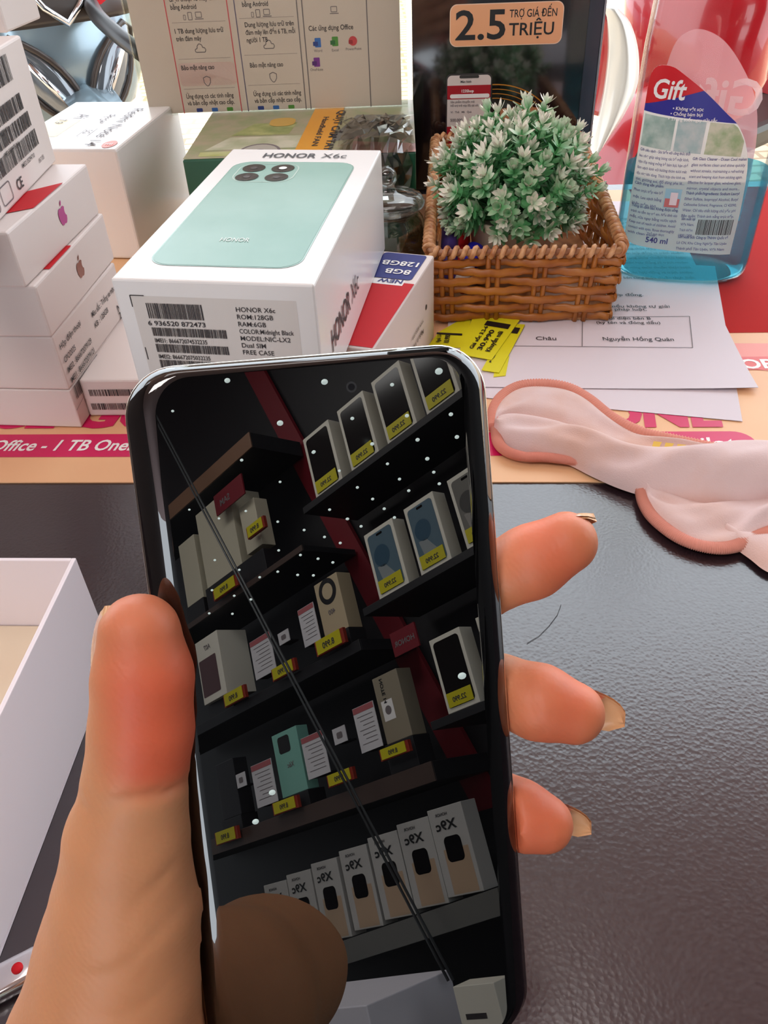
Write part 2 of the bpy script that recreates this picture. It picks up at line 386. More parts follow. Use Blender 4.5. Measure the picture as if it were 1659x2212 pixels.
p.build('address_label', o)
M_ROSE = mat('rose_gold_foil', (160, 108, 96), 0.35, metal=0.3); M_MAG = mat('pink_foil', (205, 100, 160), 0.35, metal=0.2)
o, f = carton('phone_box', 'white phone box with rose brown apple logo, middle of the left stack', (-0.3297, 0.3984, 0.0570), -0.1098, 0.165, 0.0983, 0.0276, r=0.0012)
p = Print(); apple_logo(p, f['right'], 0.051, 0.0138, 0.0098, M_ROSE); p.build('logo', o)
p = Print(); p.rect(f['top'], 0.144, 0.020, 0.1645, 0.050, M_RED); p.build('red_tab', o)
o, f = carton('phone_box', 'white phone box with pink apple logo on top of the left stack', (-0.3332, 0.3999, 0.0848), -0.129, 0.165, 0.1001, 0.0276, r=0.0012)
p = Print(); apple_logo(p, f['right'], 0.056, 0.0143, 0.0100, M_MAG); p.build('logo', o)
p = Print(); p.poly(f['top'], [(0.1505, 0.022), (0.1645, 0.031), (0.1645, 0.068), (0.1505, 0.055)], M_RED); p.build('red_tab', o)
# barcode box standing on the stack
o, f = carton('phone_box', 'white box standing on the left stack, back label with four barcodes', (-0.1790 - 0.030, 0.325, 0.1128), math.radians(-1.4), 0.030, 0.160, 0.0625)
p = Print(); R_ = f['right']
for k, (x0, x1, y0, hh) in enumerate(((0.045, 0.134, 0.0475, 0.0115), (0.040, 0.136, 0.0335, 0.0075), (0.052, 0.140, 0.0245, 0.0070), (0.082, 0.142, 0.0145, 0.0078))):
    p.barcode(R_, x0, y0, x1 - x0, hh, M_INK, 60, 11 + k); p.text(R_, ['EAN 6941487', '(S/N) M7Q2FL0X', 'IMEI 3529471066', 'IMEI2 35294710'][k], x0 + (x1 - x0) * 0.5, y0 - 0.0036, 0.0030, M_INK, 0.01)
p.text(R_, '867GB', 0.135, 0.0065, 0.003, M_INKS)
for k in range(2): p.ring(R_, 0.060 + 0.018 * k, 0.003, 0.074 + 0.018 * k, 0.012, 0.002, 0.0006, M_INKS)
p.text(R_, 'CE', 0.099, 0.004, 0.007, M_INK, 0.02)
p.build('address_label', o)
kc = onz(31, 64, 0.1757); o, f = carton('phone_box', 'plain white box lying topmost on the left stack at the picture edge', (kc.x - 0.058, kc.y, 0.1757), math.radians(-9), 0.058, 0.040, 0.028)

# low box with barcodes between the stack and the green phone carton
o, f = carton('phone_box', 'low white box with two barcodes lying on the sheet behind the held phone', (-0.1645, 0.3925, 0.0006), math.radians(-4.5), 0.074, 0.15, 0.0235)
p = Print(); F_ = f['front']
p.barcode(F_, 0.004, 0.0135, 0.05, 0.0042, M_INK, 60, 31); p.barcode(F_, 0.003, 0.0045, 0.05, 0.0042, M_INK, 60, 32)
p.build('barcode_label', o)

# Redmi box behind
o, f = carton('phone_box', 'tall white phone box with orange dot and thin lettering on top, behind the stack', (-0.2661, 0.628, 0.0006), -0.1729, 0.09, 0.130, 0.081, m=M_CARDG, r=0.0018)
p = Print(); T_ = f['top']; M_ORG = mat('orange_print', (242, 110, 80), 0.4)
p.disc(T_, 0.0800, 0.012, 0.0052, M_ORG, ry=0.0085); p.text(T_, 'mi', 0.080, 0.0095, 0.006, M_WHITE, 0.02, align='c', l=0.0006)
f2 = Fr(T_.p(0, 0, 0.0002), (0.0, -1, 0), (1, 0, 0))
p.text(f2, 'Redmi Note 14', -0.106, 0.062, 0.0125, M_INKS, 0.005, width=0.098); p.text(f2, 'Pro+', -0.088, 0.046, 0.0120, M_INKS, 0.005)
p.ring(f2, -0.050, 0.046, -0.030, 0.055, 0.001, 0.0006, M_INKS); p.text(f2, '5G', -0.046, 0.0475, 0.008, M_INKS, 0.005)
p.text(f2, 'Ai', -0.090, 0.022, 0.016, M_INKS, 0.0); p.text(f2, '7.9', -0.075, 0.012, 0.010, M_INKS, 0.0)
p.rect(T_, 0.004, 0.030, 0.030, 0.075, mat('cream_print', (250, 240, 205), 0.5), 0.0001)
p.build('lettering', o)

# the mint phone carton
HW, HL, HH = 0.0862, 0.173, 0.0572
o, f = carton('phone_carton', 'large white phone carton with mint green phone picture on its lid', (-0.1079, 0.3204, 0.0556), -0.1848, HW, HL, HH, m=M_CARDG, r=0.0010)
T_, F_, R_ = f['top'], f['front'], f['right']
p = Print(); x0, x1, y0, y1 = 0.0095, 0.0765, 0.014, 0.150
p.rrect(T_, x0, y0, x1, y1, 0.010, mat('teal_edge_print', (140, 180, 168), 0.2), 0.0002); p.rrect(T_, x0 + 0.0007, y0 + 0.0007, x1 - 0.0007, y1 - 0.0007, 0.0095, M_MINT, 0.0003)
p.ring(T_, x0 + 0.005, 0.117, x0 + 0.038, 0.1465, 0.009, 0.0006, mat('pale_mint_print', (205, 228, 218), 0.2), 0.0004)
p.build('phone_picture', o)
p = Print(); M_LENS = mat('lens_print', (38, 34, 34), 0.15)
for (lx, ly) in ((0.0225, 0.1385), (0.0385, 0.1385), (0.0225, 0.1245), (0.0385, 0.1245)):
    p.disc(T_, lx, ly, 0.0062, M_LENS, 0.0005); p.disc(T_, lx, ly, 0.0020, mat('lens_centre_print', (62, 56, 58), 0.2), 0.0006)
p.disc(T_, 0.0385, 0.1385, 0.0022, M_WHITE, 0.0007); p.build('lens_picture', o)
p = Print()
p.text(T_, 'HONOR', 0.022, 0.1570, 0.0105, M_INK, 0.018, width=0.030); p.text(T_, 'X6c', 0.055, 0.1570, 0.0105, M_INK, 0.0, width=0.014)
p.build('lettering', o); p = Print()
p.text(T_, 'HONOR', 0.041, 0.040, 0.0058, mat('silver_print', (214, 226, 220), 0.4), 0.02, align='c', l=0.0005, width=0.0135)
p.build('lettering', o); p = Print()
p.text(R_, 'HONOR', 0.020, 0.016, 0.0150, M_INK, 0.02, width=0.043); p.text(R_, 'X6c', 0.067, 0.016, 0.0150, M_INK, 0.0, width=0.019)
p.build('lettering', o)
p = Print(); LB = mat('label_paper', (226, 220, 214), 0.55)
p.rect(F_, 0.007, 0.004, 0.078, 0.0500, LB, 0.0001)
p.line(F_, [(0.0068, 0.045), (0.0068, 0.0502), (0.013, 0.0502)], 0.0004, M_INK); p.line(F_, [(0.0078, 0.020), (0.0078, 0.026)], 0.0004, M_INK)
p.barcode(F_, 0.013, 0.0400, 0.0250, 0.0070, M_INK, 48, 5); p.text(F_, '6 936520 872473', 0.012, 0.0368, 0.0030, M_INK, 0.015, width=0.0255)
for k, (s_, sd) in enumerate((('IMEI1: 866672074532235', 6), ('IMEI2: 866672075032235', 7), ('S/N: ACACCP5902402613', 8))):
    p.barcode(F_, 0.0130, 0.0318 - 0.0078 * k, 0.0330, 0.0040, M_INK, 80, sd); p.text(F_, s_, 0.0132, 0.0287 - 0.0078 * k, 0.0028, M_INK, 0.012, width=0.0235)
p.text(F_, 'Made in China', 0.0133, 0.0080, 0.0028, M_INK, 0.01)
for k, s_ in enumerate(('HONOR X6c', 'ROM:128GB', 'RAM:6GB', 'COLOR:Midnight Black', 'MODEL:NIC-LX2', 'Dual SIM', 'FREE CASE')):
    p.text(F_, s_, 0.0520, 0.0445 - 0.0033 * k, 0.0030, M_INK, 0.008, width=(0.0235 if k == 3 else None))
p.build('address_label', o)

# red and white box
o, f = carton('phone_box', 'white box with red band and blue 128G panel, right of the mint carton', (-0.0772, 0.3811, 0.0006), -0.3429, 0.08, 0.117, 0.0542, m=M_CARD)
T_, R_ = f['top'], f['right']; p = Print()
p.rect(T_, 0.0005, 0.002, 0.0795, 0.076, M_RED, 0.0002); p.rrect(T_, 0.050, 0.080, 0.0765, 0.1145, 0.0025, M_BLUE, 0.0003); p.rect(T_, 0.052, 0.072, 0.0735, 0.079, M_WHITE, 0.0003)
p.build('colour_panels', o)
p = Print(); fI = Fr(T_.p(0.0, 0, 0.0002), (-1, 0, 0), (0, -1, 0))
p.text(fI, '8GB', -0.0735, -0.0920, 0.0085, M_WHITE, 0.02); p.text(fI, '128GB', -0.0750, -0.1030, 0.0085, M_WHITE, 0.02, width=0.022)
p.text(fI, 'NEW', -0.0725, -0.0785, 0.0062, M_BLUE, 0.02)
p.build('lettering', o); p = Print()
f2 = Fr(R_.p(0, 0), (0, -1, 0), (0, 0, -1)); p.text(f2, 'Made in Vietnam', -0.09, -0.020, 0.0045, M_INK, 0.01); p.text(f2, 'www.oppo.com', -0.09, -0.026, 0.0036, M_INK, 0.01); p.text(f2, 'oppo', -0.06, -0.016, 0.006, M_INK, 0.02)
p.disc(R_, 0.098, 0.030, 0.0016, M_INK)
p.build('lettering', o)

# open empty tray of the held phone's box
TW, TL, TH, TT = 0.094, 0.168, 0.0545, 0.0016
tr = empty('open_box', (-0.1118 + 0.0, 0.2157, -0.0006), math.radians(-4.4)); tag(tr, 'open empty white box bottom lying on the black desk beside the thumb', 'box')
b = MB()
b.box((-TW, -TL, 0), (0, 0, 0.0015)); b.box((-TT, -TL, 0.0015), (0, 0, TH), 0.0003); b.box((-TW, -TL, 0.0015), (-TW + TT, 0, TH), 0.0003)
b.box((-TW + TT, -TT, 0.0015), (-TT, 0, TH), 0.0003); b.box((-TW + TT, -TL, 0.0015), (-TT, -TL + TT, TH), 0.0003)
b.build('carton', mat('tray_card', (238, 228, 232), 0.4), tr)
b = MB(); b.box((-TW + TT + 0.0004, -TL + TT + 0.0004, 0.0017), (-TT - 0.0004, -TT - 0.0004, 0.020), 0.0005); b.build('insert', mat('cream_insert', (238, 222, 196), 0.6), tr)

# hair and a small chrome case on the desk
o = empty('hair_strand', onz(1180, 1355, -0.0006)); tag(o, 'thin dark hair lying on the black desk between index and middle fingers', 'hair')
b = MB(); b.tube([onz(x, y, -0.0005) - V(o.location) for x, y in ((1212, 1306), (1204, 1328), (1186, 1352), (1164, 1374), (1138, 1390))], 0.0001, 5); b.build('strand', M_BLACK, o)
o = empty('metal_case', onz(14, 2130, -0.0006), math.radians(28)); tag(o, 'small chrome case with red dot at the bottom left corner on the desk', 'case')
b = MB(); b.box((-0.012, -0.005, 0), (0.012, 0.005, 0.006), 0.0022, seg=4, smooth=True); b.build('body', M_CHROME, o)
b = MB(); b.lathe([(0.0016, 0.0060), (0.0016, 0.0064), (0.0004, 0.0065)], (0.005, 0, 0), 16); b.build('red_dot', M_RED, o)

def cr(pts, n):
    """Catmull-Rom through points, n samples evenly in chord length"""
    pts = [V(p) for p in pts]; P = [pts[0] * 2 - pts[1]] + pts + [pts[-1] * 2 - pts[-2]]
    dl = [0]
    for a, b_ in zip(pts[:-1], pts[1:]): dl.append(dl[-1] + (b_ - a).length)
    out = []; k = 0
    for i in range(n):
        s = dl[-1] * i / (n - 1)
        while k < len(pts) - 2 and s > dl[k + 1]: k += 1
        t = (s - dl[k]) / max(1e-9, dl[k + 1] - dl[k]); p0, p1, p2, p3 = P[k:k + 4]
        out.append(0.5 * ((2 * p1) + (p2 - p0) * t + (2 * p0 - 5 * p1 + 4 * p2 - p3) * t * t + (3 * p1 - p0 - 3 * p2 + p3) * t ** 3))
    return out
# ---------------------------------------------------------------- things at the far side of the desk
def clear_mat(name, tint, gloss=0.25, rough=0.05, cap=0.45):
    m = bpy.data.materials.new(name); m.use_nodes = True; nt = m.node_tree; nt.nodes.clear()
    o = nt.nodes.new('ShaderNodeOutputMaterial'); mx = nt.nodes.new('ShaderNodeMixShader'); tr = nt.nodes.new('ShaderNodeBsdfTransparent'); gl = nt.nodes.new('ShaderNodeBsdfGlossy')
    fz = nt.nodes.new('ShaderNodeLayerWeight'); fz.inputs['Blend'].default_value = gloss
    tr.inputs[0].default_value = (*lin(tint), 1); gl.inputs['Roughness'].default_value = rough
    ml = nt.nodes.new('ShaderNodeMath'); ml.operation = 'MULTIPLY'; ml.inputs[1].default_value = cap; nt.links.new(fz.outputs['Fresnel'], ml.inputs[0]); nt.links.new(ml.outputs[0], mx.inputs[0]); nt.links.new(tr.outputs[0], mx.inputs[1]); nt.links.new(gl.outputs[0], mx.inputs[2]); nt.links.new(mx.outputs[0], o.inputs[0])
    return m
M_ACRYL = clear_mat('clear_acrylic', (244, 244, 240), 0.12)
M_JAR = clear_mat('jar_glass', (232, 238, 236), 0.5, 0.03, 0.8)
M_FILM = clear_mat('plastic_film', (238, 234, 226), 0.62, 0.15, 1.0)

# fan gift box in film
GW, GL, GH = 0.165, 0.140, 0.0745
o, f = carton('gift_box', 'green and beige handheld fan gift box in clear film behind the mint carton', (-0.1300, 0.6020, 0.0006), math.radians(-2.6), GW, GL, GH, m=mat('dark_green_print', (28, 86, 62), 0.35))
T_, F_, R_ = f['top'], f['front'], f['right']; p = Print()
M_KHAKI = mat('khaki_print', (176, 166, 140), 0.4, noise=(60, (150, 160, 118)))
p.rect(T_, 0.0, 0.0015, GW, GL, M_KHAKI, 0.0002)
p.rect(T_, 0.010, 0.006, 0.085, 0.016, mat('olive_print', (172, 180, 96), 0.4, noise=(40, (196, 200, 150))), 0.0003)
p.poly(T_, [(0.012, 0.020), (0.088, 0.020), (0.094, 0.050), (0.026, 0.050)], mat('sage_print', (168, 178, 140), 0.4, noise=(50, (206, 206, 184))), 0.0003)
p.poly(T_, [(0.026, 0.054), (0.070, 0.054), (0.074, 0.085), (0.040, 0.085)], mat('leaf_print', (128, 146, 84), 0.4, noise=(60, (178, 184, 120))), 0.0003)
p.poly(T_, [(0.120, 0.0), (GW, 0.0), (GW, 0.02), (0.120, 0.03)], mat('rose_picture_print', (196, 150, 140), 0.4), 0.0003)
p.poly(T_, [(0.100, 0.030), (0.150, 0.045), (0.160, 0.095), (0.120, 0.100)], mat('slate_picture_print', (112, 116, 112), 0.4), 0.0003)
p.disc(T_, 0.053, 0.012, 0.0155, M_INKS, 0.0004, ry=0.020); p.disc(T_, 0.053, 0.012, 0.0135, mat('grey_picture_print', (180, 178, 168), 0.4), 0.0005, ry=0.017); p.disc(T_, 0.053, 0.012, 0.005, M_INKS, 0.0006, ry=0.006)
p.rrect(T_, 0.052, 0.075, 0.072, 0.098, 0.008, mat('gold_print', (206, 168, 80), 0.4), 0.0005)
p.build('pictures', o)
p = Print(); M_AMB = mat('amber_print', (226, 160, 46), 0.4)
p.poly(T_, [(0.078, 0.0), (0.102, 0.0), (0.110, GL), (0.086, GL)], M_AMB, 0.0006); p.build('name_band', o)
p = Print(); f2 = Fr(T_.p(0, 0, 0.0004), (-0.05, -1, 0), (1, -0.05, 0))
p.text(f2, 'QUẠT CẦM TAY', -0.118, 0.099, 0.0085, M_INK, 0.03, width=0.105); p.text(f2, 'Handheld FAN', -0.100, 0.089, 0.0062, M_INK, 0.02, width=0.075)
p.build('lettering', o); p = Print()
p.text(F_, 'Handheld Fan', 0.028, 0.045, 0.012, M_WHITE, 0.01)
p.build('lettering', o)
R_f = random.Random(4)
def crumple(nx, ny, fn, amp, seed):
    R = random.Random(seed); mb = MB(); vs = []
    for j in range(ny + 1):
        for i in range(nx + 1):
            q = V(fn(i / nx, j / ny)); vs.append(q + V((R.uniform(-1, 1), R.uniform(-1, 1), R.uniform(-0.2, 1))) * amp)
    mb.add(vs, [(j * (nx + 1) + i, j * (nx + 1) + i + 1, (j + 1) * (nx + 1) + i + 1, (j + 1) * (nx + 1) + i) for j in range(ny) for i in range(nx)], 0, False)
    return mb
def wrapf(u, v):
    x = 0.112 + 0.050 * u
    if v < 0.4: return (x, -0.004, GH * (0.35 + 0.65 * v / 0.4) + 0.002)
    return (x, -0.004 + (v - 0.4) / 0.6 * 0.085, GH + 0.003 + 0.012 * math.sin(PI * u) * (1 - v))
crumple(14, 16, wrapf, 0.0035, 3).build('plastic_film', M_FILM, o)

# acrylic stand with office plan leaflet
SY = math.radians(-2.9)
st = empty('acrylic_stand', (-0.1758, 0.7263, 0.0757), SY); tag(st, 'clear acrylic stand holding a beige leaflet of office plans, on the fan gift box', 'sign stand')
b = MB(); b.box((-0.004, -0.0012, 0), (0.212, 0.0002, 0.155), 0.0004); b.build('front_panel', M_ACRYL, st)
b = MB(); b.box((-0.004, 0.0012, 0.0), (0.212, 0.0028, 0.155), 0.0004); b.box((-0.004, -0.0012, -0.0008), (0.212, 0.012, 0.0), 0.0002); b.build('back_panel', M_ACRYL, st)
b = MB(); b.box((0.0, 0.0004, 0.0004), (0.207, 0.0010, 0.150)); b.build('leaflet', mat('beige_leaflet', (224, 212, 206), 0.5), st)
fr = Fr((0, 0.0004, 0), (1, 0, 0), (0, 0, 1)); p = Print(); M_RL = mat('rose_line_print', (216, 84, 92), 0.5); M_VL = mat('violet_line_print', (112, 104, 128), 0.5)
for a, b_, m in ((0.0285, 0.0760, M_RL), (0.0815, 0.1290, M_VL), (0.1330, 0.1820, M_INKS)):
    p.line(fr, [(a, 0.0), (a, 0.150)], 0.0008, m); p.line(fr, [(b_, 0.0), (b_, 0.150)], 0.0008, m if m is not M_VL else M_INKS)
for zz in (0.0395, 0.0645, 0.018): p.line(fr, [(0.0315, zz), (0.073, zz)], 0.0002, M_INKS); p.line(fr, [(0.084, zz + 0.001), (0.126, zz + 0.001)], 0.0002, M_INKS)
p.rrect(fr, 0.030, 0.020, 0.075, 0.0365, 0.003, mat('blush_print', (232, 204, 196), 0.5), 0.0002)
p.build('column_lines', st)
p = Print()
for x0 in (0.0305, 0.0855):
    tb = (('và bản cấp nhật cao cấp.', 0.0060), ('Ứng dụng có các tính năng', 0.0110), ('Bảo mật nâng cao', 0.0318)) + ((('trên đám mây', 0.0520), ('1 TB dung lượng lưu trữ', 0.0572)) if x0 < 0.05 else (('người 1 TB', 0.0493), ('đám mây lên đến 6 TB, mỗi', 0.0545), ('Dung lượng lưu trữ trên', 0.0597))) + (('bằng Android', 0.0732), ('điện thoại và máy tính', 0.0784), ('PC, máy Mac,', 0.0836))
    for s_, z in tb: p.text(fr, s_, x0 + 0.002, z, 0.0046, M_INK, 0.016, width=min(0.0385, 0.00165 * len(s_)))
p.text(fr, 'Các ứng dụng Office', 0.1365, 0.0555, 0.0048, M_INK, 0.016, width=0.0345); p.text(fr, 'hoặc máy Mac', 0.1370, 0.0775, 0.0046, M_INK, 0.016, width=0.025)
for s_, xx, zz in (('Word', 0.1425, 0.0408), ('Excel', 0.1560, 0.0408), ('PowerPoint', 0.1705, 0.0412), ('OneNote', 0.1402, 0.0277)): p.text(fr, s_, xx, zz, 0.0026, M_INKS, 0.01, align='c')
p.build('lettering', st)
p = Print()
def cloud(x, z, s): p.line(fr, [(x + s * a, z + s * b_) for a, b_ in [(-.5, -.35), (.5, -.35), (.62, -.1), (.5, .12), (.3, .12), (.2, .42), (-.1, .52), (-.33, .3), (-.36, .05), (-.6, -.05), (-.62, -.25), (-.5, -.35)]], 0.0006, M_INKS)
def shield(x, z, s): p.line(fr, [(x + s * a, z + s * b_) for a, b_ in [(0, .55), (.42, .38), (.4, -.1), (.2, -.42), (0, -.55), (-.2, -.42), (-.4, -.1), (-.42, .38), (0, .55)]], 0.0006, M_INKS)
for cx_, cz_ in ((0.0502, 0.0462), (0.1045, 0.0470)): p = Print(); cloud(cx_, cz_, 0.0068); p.build('cloud_icon', st)
for cx_, cz_ in ((0.0515, 0.0232), (0.1050, 0.0242)): p = Print(); shield(cx_, cz_, 0.0065); p.build('shield_icon', st)
for x in (0.046, 0.0985, 0.150):
    p = Print()
    if x < 0.14: p.ring(fr, x - 0.005, 0.0660, x - 0.003, 0.0695, 0.0004, 0.0004, M_INKS); p.ring(fr, x - 0.0015, 0.0658, x + 0.002, 0.0712, 0.0006, 0.0005, M_INKS)
    p.ring(fr, x + 0.0045, 0.0672, x + 0.0095, 0.0712, 0.0006, 0.0005, M_INKS); p.line(fr, [(x + 0.0038, 0.0664), (x + 0.0105, 0.0664)], 0.0006, M_INKS)
    p.build('device_icon', st)
p = Print(); A_B = mat('azure_icon', (52, 110, 190), 0.4); A_D = mat('navy_icon', (40, 64, 140), 0.4); A_G = mat('leaf_green_icon', (84, 150, 56), 0.4); A_R = mat('tomato_icon', (214, 70, 72), 0.4); A_P = mat('purple_icon', (128, 48, 150), 0.4)
for x, z, m, m2 in ((0.1422, 0.0470, A_B, A_D), (0.1557, 0.0474, A_G, mat('dark_green_icon', (50, 110, 50), 0.4)), (0.1402, 0.0335, A_P, mat('plum_icon', (90, 32, 120), 0.4))):
    p.rrect(fr, x - 0.0018, z - 0.003, x + 0.003, z + 0.0035, 0.0006, m); p.rrect(fr, x - 0.0032, z - 0.002, x + 0.0006, z + 0.001, 0.0004, m2, 0.0004)
p.disc(fr, 0.1702, 0.0475, 0.0033, A_R); p.rrect(fr, 0.1668, 0.0455, 0.1700, 0.0482, 0.0004, mat('crimson_icon', (170, 40, 44), 0.4), 0.0004)
for x0 in (0.039, 0.0895):
    for k, m in enumerate((A_D, A_B, A_G)): p.rrect(fr, x0 + 0.0125 * k, -0.0005 + 0.0012, x0 + 0.005 + 0.0125 * k, 0.0035, 0.0006, m)
p.build('app_icons', st)

# dark subsidy poster stand
tb = empty('poster_stand', (0.0425, 0.735, -0.0006), math.radians(-5)); tag(tb, 'glossy black poster stand with peach subsidy badge behind the wicker basket', 'sign stand')
tb.rotation_euler = (math.radians(-2), 0, math.radians(-5))
M_GLOSS = mat('glossy_black_print', (26, 20, 24), 0.08, spec=0.7, coat=0.6)
b = MB(); b.box((-0.0015, 0.0, 0), (0.148, 0.004, 0.21), 0.0006); b.build('panel', M_GLOSS, tb)
b = MB(); b.box((0.1365, -0.0012, 0), (0.1475, 0.0, 0.21), 0.0004); b.build('side_border', mat('slate_border', (52, 58, 70), 0.15), tb)
b = MB(); b.box((0.1475, -0.002, 0), (0.1492, 0.0045, 0.21), 0.0003); b.build('edge_strip', M_STEEL, tb)
b = MB(); b.add([(0.06, 0.004, 0.16), (0.09, 0.004, 0.16), (0.09, 0.07, 0), (0.06, 0.07, 0), (0.06, 0.007, 0.16), (0.09, 0.007, 0.16), (0.09, 0.073, 0), (0.06, 0.073, 0)], [(0, 1, 2, 3), (7, 6, 5, 4), (0, 4, 5, 1), (1, 5, 6, 2), (2, 6, 7, 3), (3, 7, 4, 0)]); b.build('back_strut', M_PLASTIC_BLACK, tb)
fr = Fr((0, 0, 0), (1, 0, 0), (0, 0, 1)); M_BADGE = mat('peach_badge', (246, 178, 130), 0.25)
p = Print(); p.rrect(fr, 0.0285, 0.1127, 0.1172, 0.1420, 0.0055, mat('light_badge_rim', (250, 212, 180), 0.25)); p.rrect(fr, 0.0291, 0.1133, 0.1166, 0.1414, 0.0052, M_BADGE, 0.0004); p.build('badge', tb)
p = Print(); p.text(fr, '2.5', 0.0330, 0.1178, 0.0285, M_BLACK, 0.016, width=0.0395, l=0.0006); p.text(fr, 'TRỢ GIÁ ĐẾN', 0.0752, 0.1320, 0.0068, M_BLACK, 0.010, width=0.0368, l=0.0006, sy=1.1); p.text(fr, 'TRIỆU', 0.0752, 0.1196, 0.0122, M_BLACK, 0.012, width=0.0352, l=0.0006)
p.build('lettering', tb)
p = Print(); ph = M_WHITE
p.rrect(fr, 0.0262, 0.028, 0.0638, 0.0935, 0.004, mat('dark_bezel_print', (58, 54, 54), 0.3)); p.rrect(fr, 0.0272, 0.029, 0.0628, 0.0922, 0.0035, mat('screen_white_print', (226, 214, 208), 0.3), 0.0004)
p.rect(fr, 0.0272, 0.0745, 0.0628, 0.0848, mat('deep_red_print', (176, 22, 40), 0.3), 0.0005); p.rrect(fr, 0.0295, 0.0752, 0.0620, 0.0783, 0.0014, ph, 0.0006); p.rect(fr, 0.0272, 0.029, 0.0628, 0.0535, mat('deep_red_print', (176, 22, 40)), 0.0005)
p.rrect(fr, 0.0370, 0.0900, 0.0530, 0.0922, 0.0010, mat('dark_bezel_print', (0, 0, 0)), 0.0006)
p.build('phone_picture', tb)
p = Print(); fl = 0.0008
p.text(fr, 'Màn hình', 0.0380, 0.0868, 0.0024, M_INK, 0.02, l=fl); p.text(fr, '123Shop', 0.0390, 0.0796, 0.0030, M_WHITE, 0.02, l=fl)
for k, z in enumerate((0.0718, 0.0690, 0.0640, 0.0575)): p.text(fr, ['Sản phẩm khuyến mãi', 'Hỗ trợ trả góp 0% tại cửa hàng', 'Ví   Thẻ   Mã   Quà', '500.000'][k], 0.0300, z, [0.0022, 0.0022, 0.0022, 0.0032][k], M_INKS, 0.02, l=fl)
p.build('screen_text', tb)
p = Print(); p.rrect(fr, 0.0715, 0.030, 0.1092, 0.0668, 0.003, mat('bronze_card_print', (188, 130, 92), 0.3), 0.0004); p.text(fr, 'CREDIT CARD', 0.0765, 0.0625, 0.0024, M_INK, 0.0, l=fl); p.disc(fr, 0.1030, 0.0620, 0.0030, M_INK, 0.0006, ry=0.0016); p.build('card_picture', tb)
p = Print()
for k, r in enumerate((0.055, 0.051, 0.047, 0.043)):
    p.line(fr, [(0.066 + r * math.cos(a), 0.038 + r * 0.85 * math.sin(a)) for a in [math.radians(2 + 5 * i) for i in range(19)]], 0.0006 if k else 0.0009, mat('gold_arc_print', (190, 130, 40), 0.3), 0.0003)
p.build('gold_arcs', tb)

# glass jar
jr = empty('glass_jar', (0.0125, 0.536, 0.0006)); tag(jr, 'clear glass jar with domed lid standing behind the red banded box', 'jar')
b = MB(); prof = [(0.001, 0), (0.020, 0), (0.0225, 0.003), (0.0228, 0.045), (0.021, 0.051), (0.0185, 0.054), (0.0185, 0.058), (0.0172, 0.058), (0.0172, 0.053), (0.0198, 0.049), (0.0213, 0.044), (0.0213, 0.004), (0.001, 0.003)]
b.lathe([(r * 1.1, z) for r, z in prof], n=40, caps=False); b.build('jar_body', M_JAR, jr)
b = MB(); b.lathe([(0.001, 0.0582), (0.0225, 0.0582), (0.0244, 0.0600), (0.0244, 0.0625), (0.0225, 0.0650), (0.0155, 0.0675), (0.0075, 0.0685), (0.0052, 0.0705), (0.0050, 0.0725)], n=40, caps=False); b.build('lid', M_JAR, jr)
b = MB(); b.ball((0, 0, 0.0775), 0.0068); b.build('lid_knob', M_JAR, jr)
b = MB(); b.lathe([(0.001, 0.0045), (0.0205, 0.0045), (0.0205, 0.020), (0.001, 0.022)], n=32); b.build('contents', mat('dark_candy', (70, 62, 64), 0.5, noise=(300, (150, 130, 120))), jr)

# ---------------------------------------------------------------- wicker basket
BK = empty('wicker_basket', (0.0388, 0.4845, 0.0016), math.radians(-5.6)); tag(BK, 'brown woven wicker basket holding the small plant and pens', 'basket')
M_CANE = mat('golden_cane', (184, 116, 48), 0.32, noise=(60, (158, 90, 34))); M_CANED = mat('dark_cane', (132, 78, 44), 0.4, noise=(90, (190, 140, 96)))
BW, BL, BH, FL = 0.112, 0.232, 0.046, 0.003   # flare
def bpt(side, s, z, off):
    fl = FL * z / BH
    if side == 0: return V((s * (BW + 2 * fl) - fl, -fl - off, z))
    if side == 1: return V((BW + fl + off, s * (BL + 2 * fl) - fl, z))
    if side == 2: return V(((1 - s) * (BW + 2 * fl) - fl, BL + fl + off, z))
    return V((-fl - off, (1 - s) * (BL + 2 * fl) - fl, z))
SIDES = [('front_weave', BW, 4), ('right_weave', BL, 9), ('back_weave', BW, 4), ('left_weave', BL, 9)]
for sd, (nm, ln, ns) in enumerate(SIDES):
    b = MB(); pitch = 1.0 / ns
    for r_ in range(7):
        z = 0.0035 + r_ * 0.0062; n = ns * 10
        b.tube([bpt(sd, i / n, z + 0.0004 * math.sin(i * 1.7 + r_), 0.0021 * math.sin(PI * (i / n) / pitch + (r_ % 2) * PI + 0.5)) for i in range(n + 1)], 0.0013, 8, 0, ry=0.0027, upv=(0, 0, 1))
    b.build(nm, M_CANE, BK)
    b = MB()
    for k in range(ns):
        for dx in (-0.0028, 0.0028):
            s_ = (k + 0.5 - 0.16) * pitch + dx / ln; b.tube([bpt(sd, s_, zz, 0) for zz in (0.0, 0.012, 0.024, 0.036, 0.046)], 0.0017, 6)
    b.build('stakes', M_CANE, BK)
b = MB(); b.box((0.001, 0.001, 0.0), (BW - 0.001, BL - 0.001, 0.0016)); b.build('basket_floor', M_CANED, BK)
rim = []
for sd in range(4):
    n = 44 if sd % 2 else 22
    for i in range(n): rim.append(bpt(sd, 0.03 + 0.94 * i / (n - 1), BH + 0.0015, 0))
b = MB(); b.tube(rim, 0.0022, 8, closed=True); b.build('rim', M_CANED, BK)
b = MB()
tot = len(rim)
def rimat(t):
    i = int(t) % tot; f_ = t - int(t); return rim[i].lerp(rim[(i + 1) % tot], f_), (rim[(i + 1) % tot] - rim[i]).normalized()
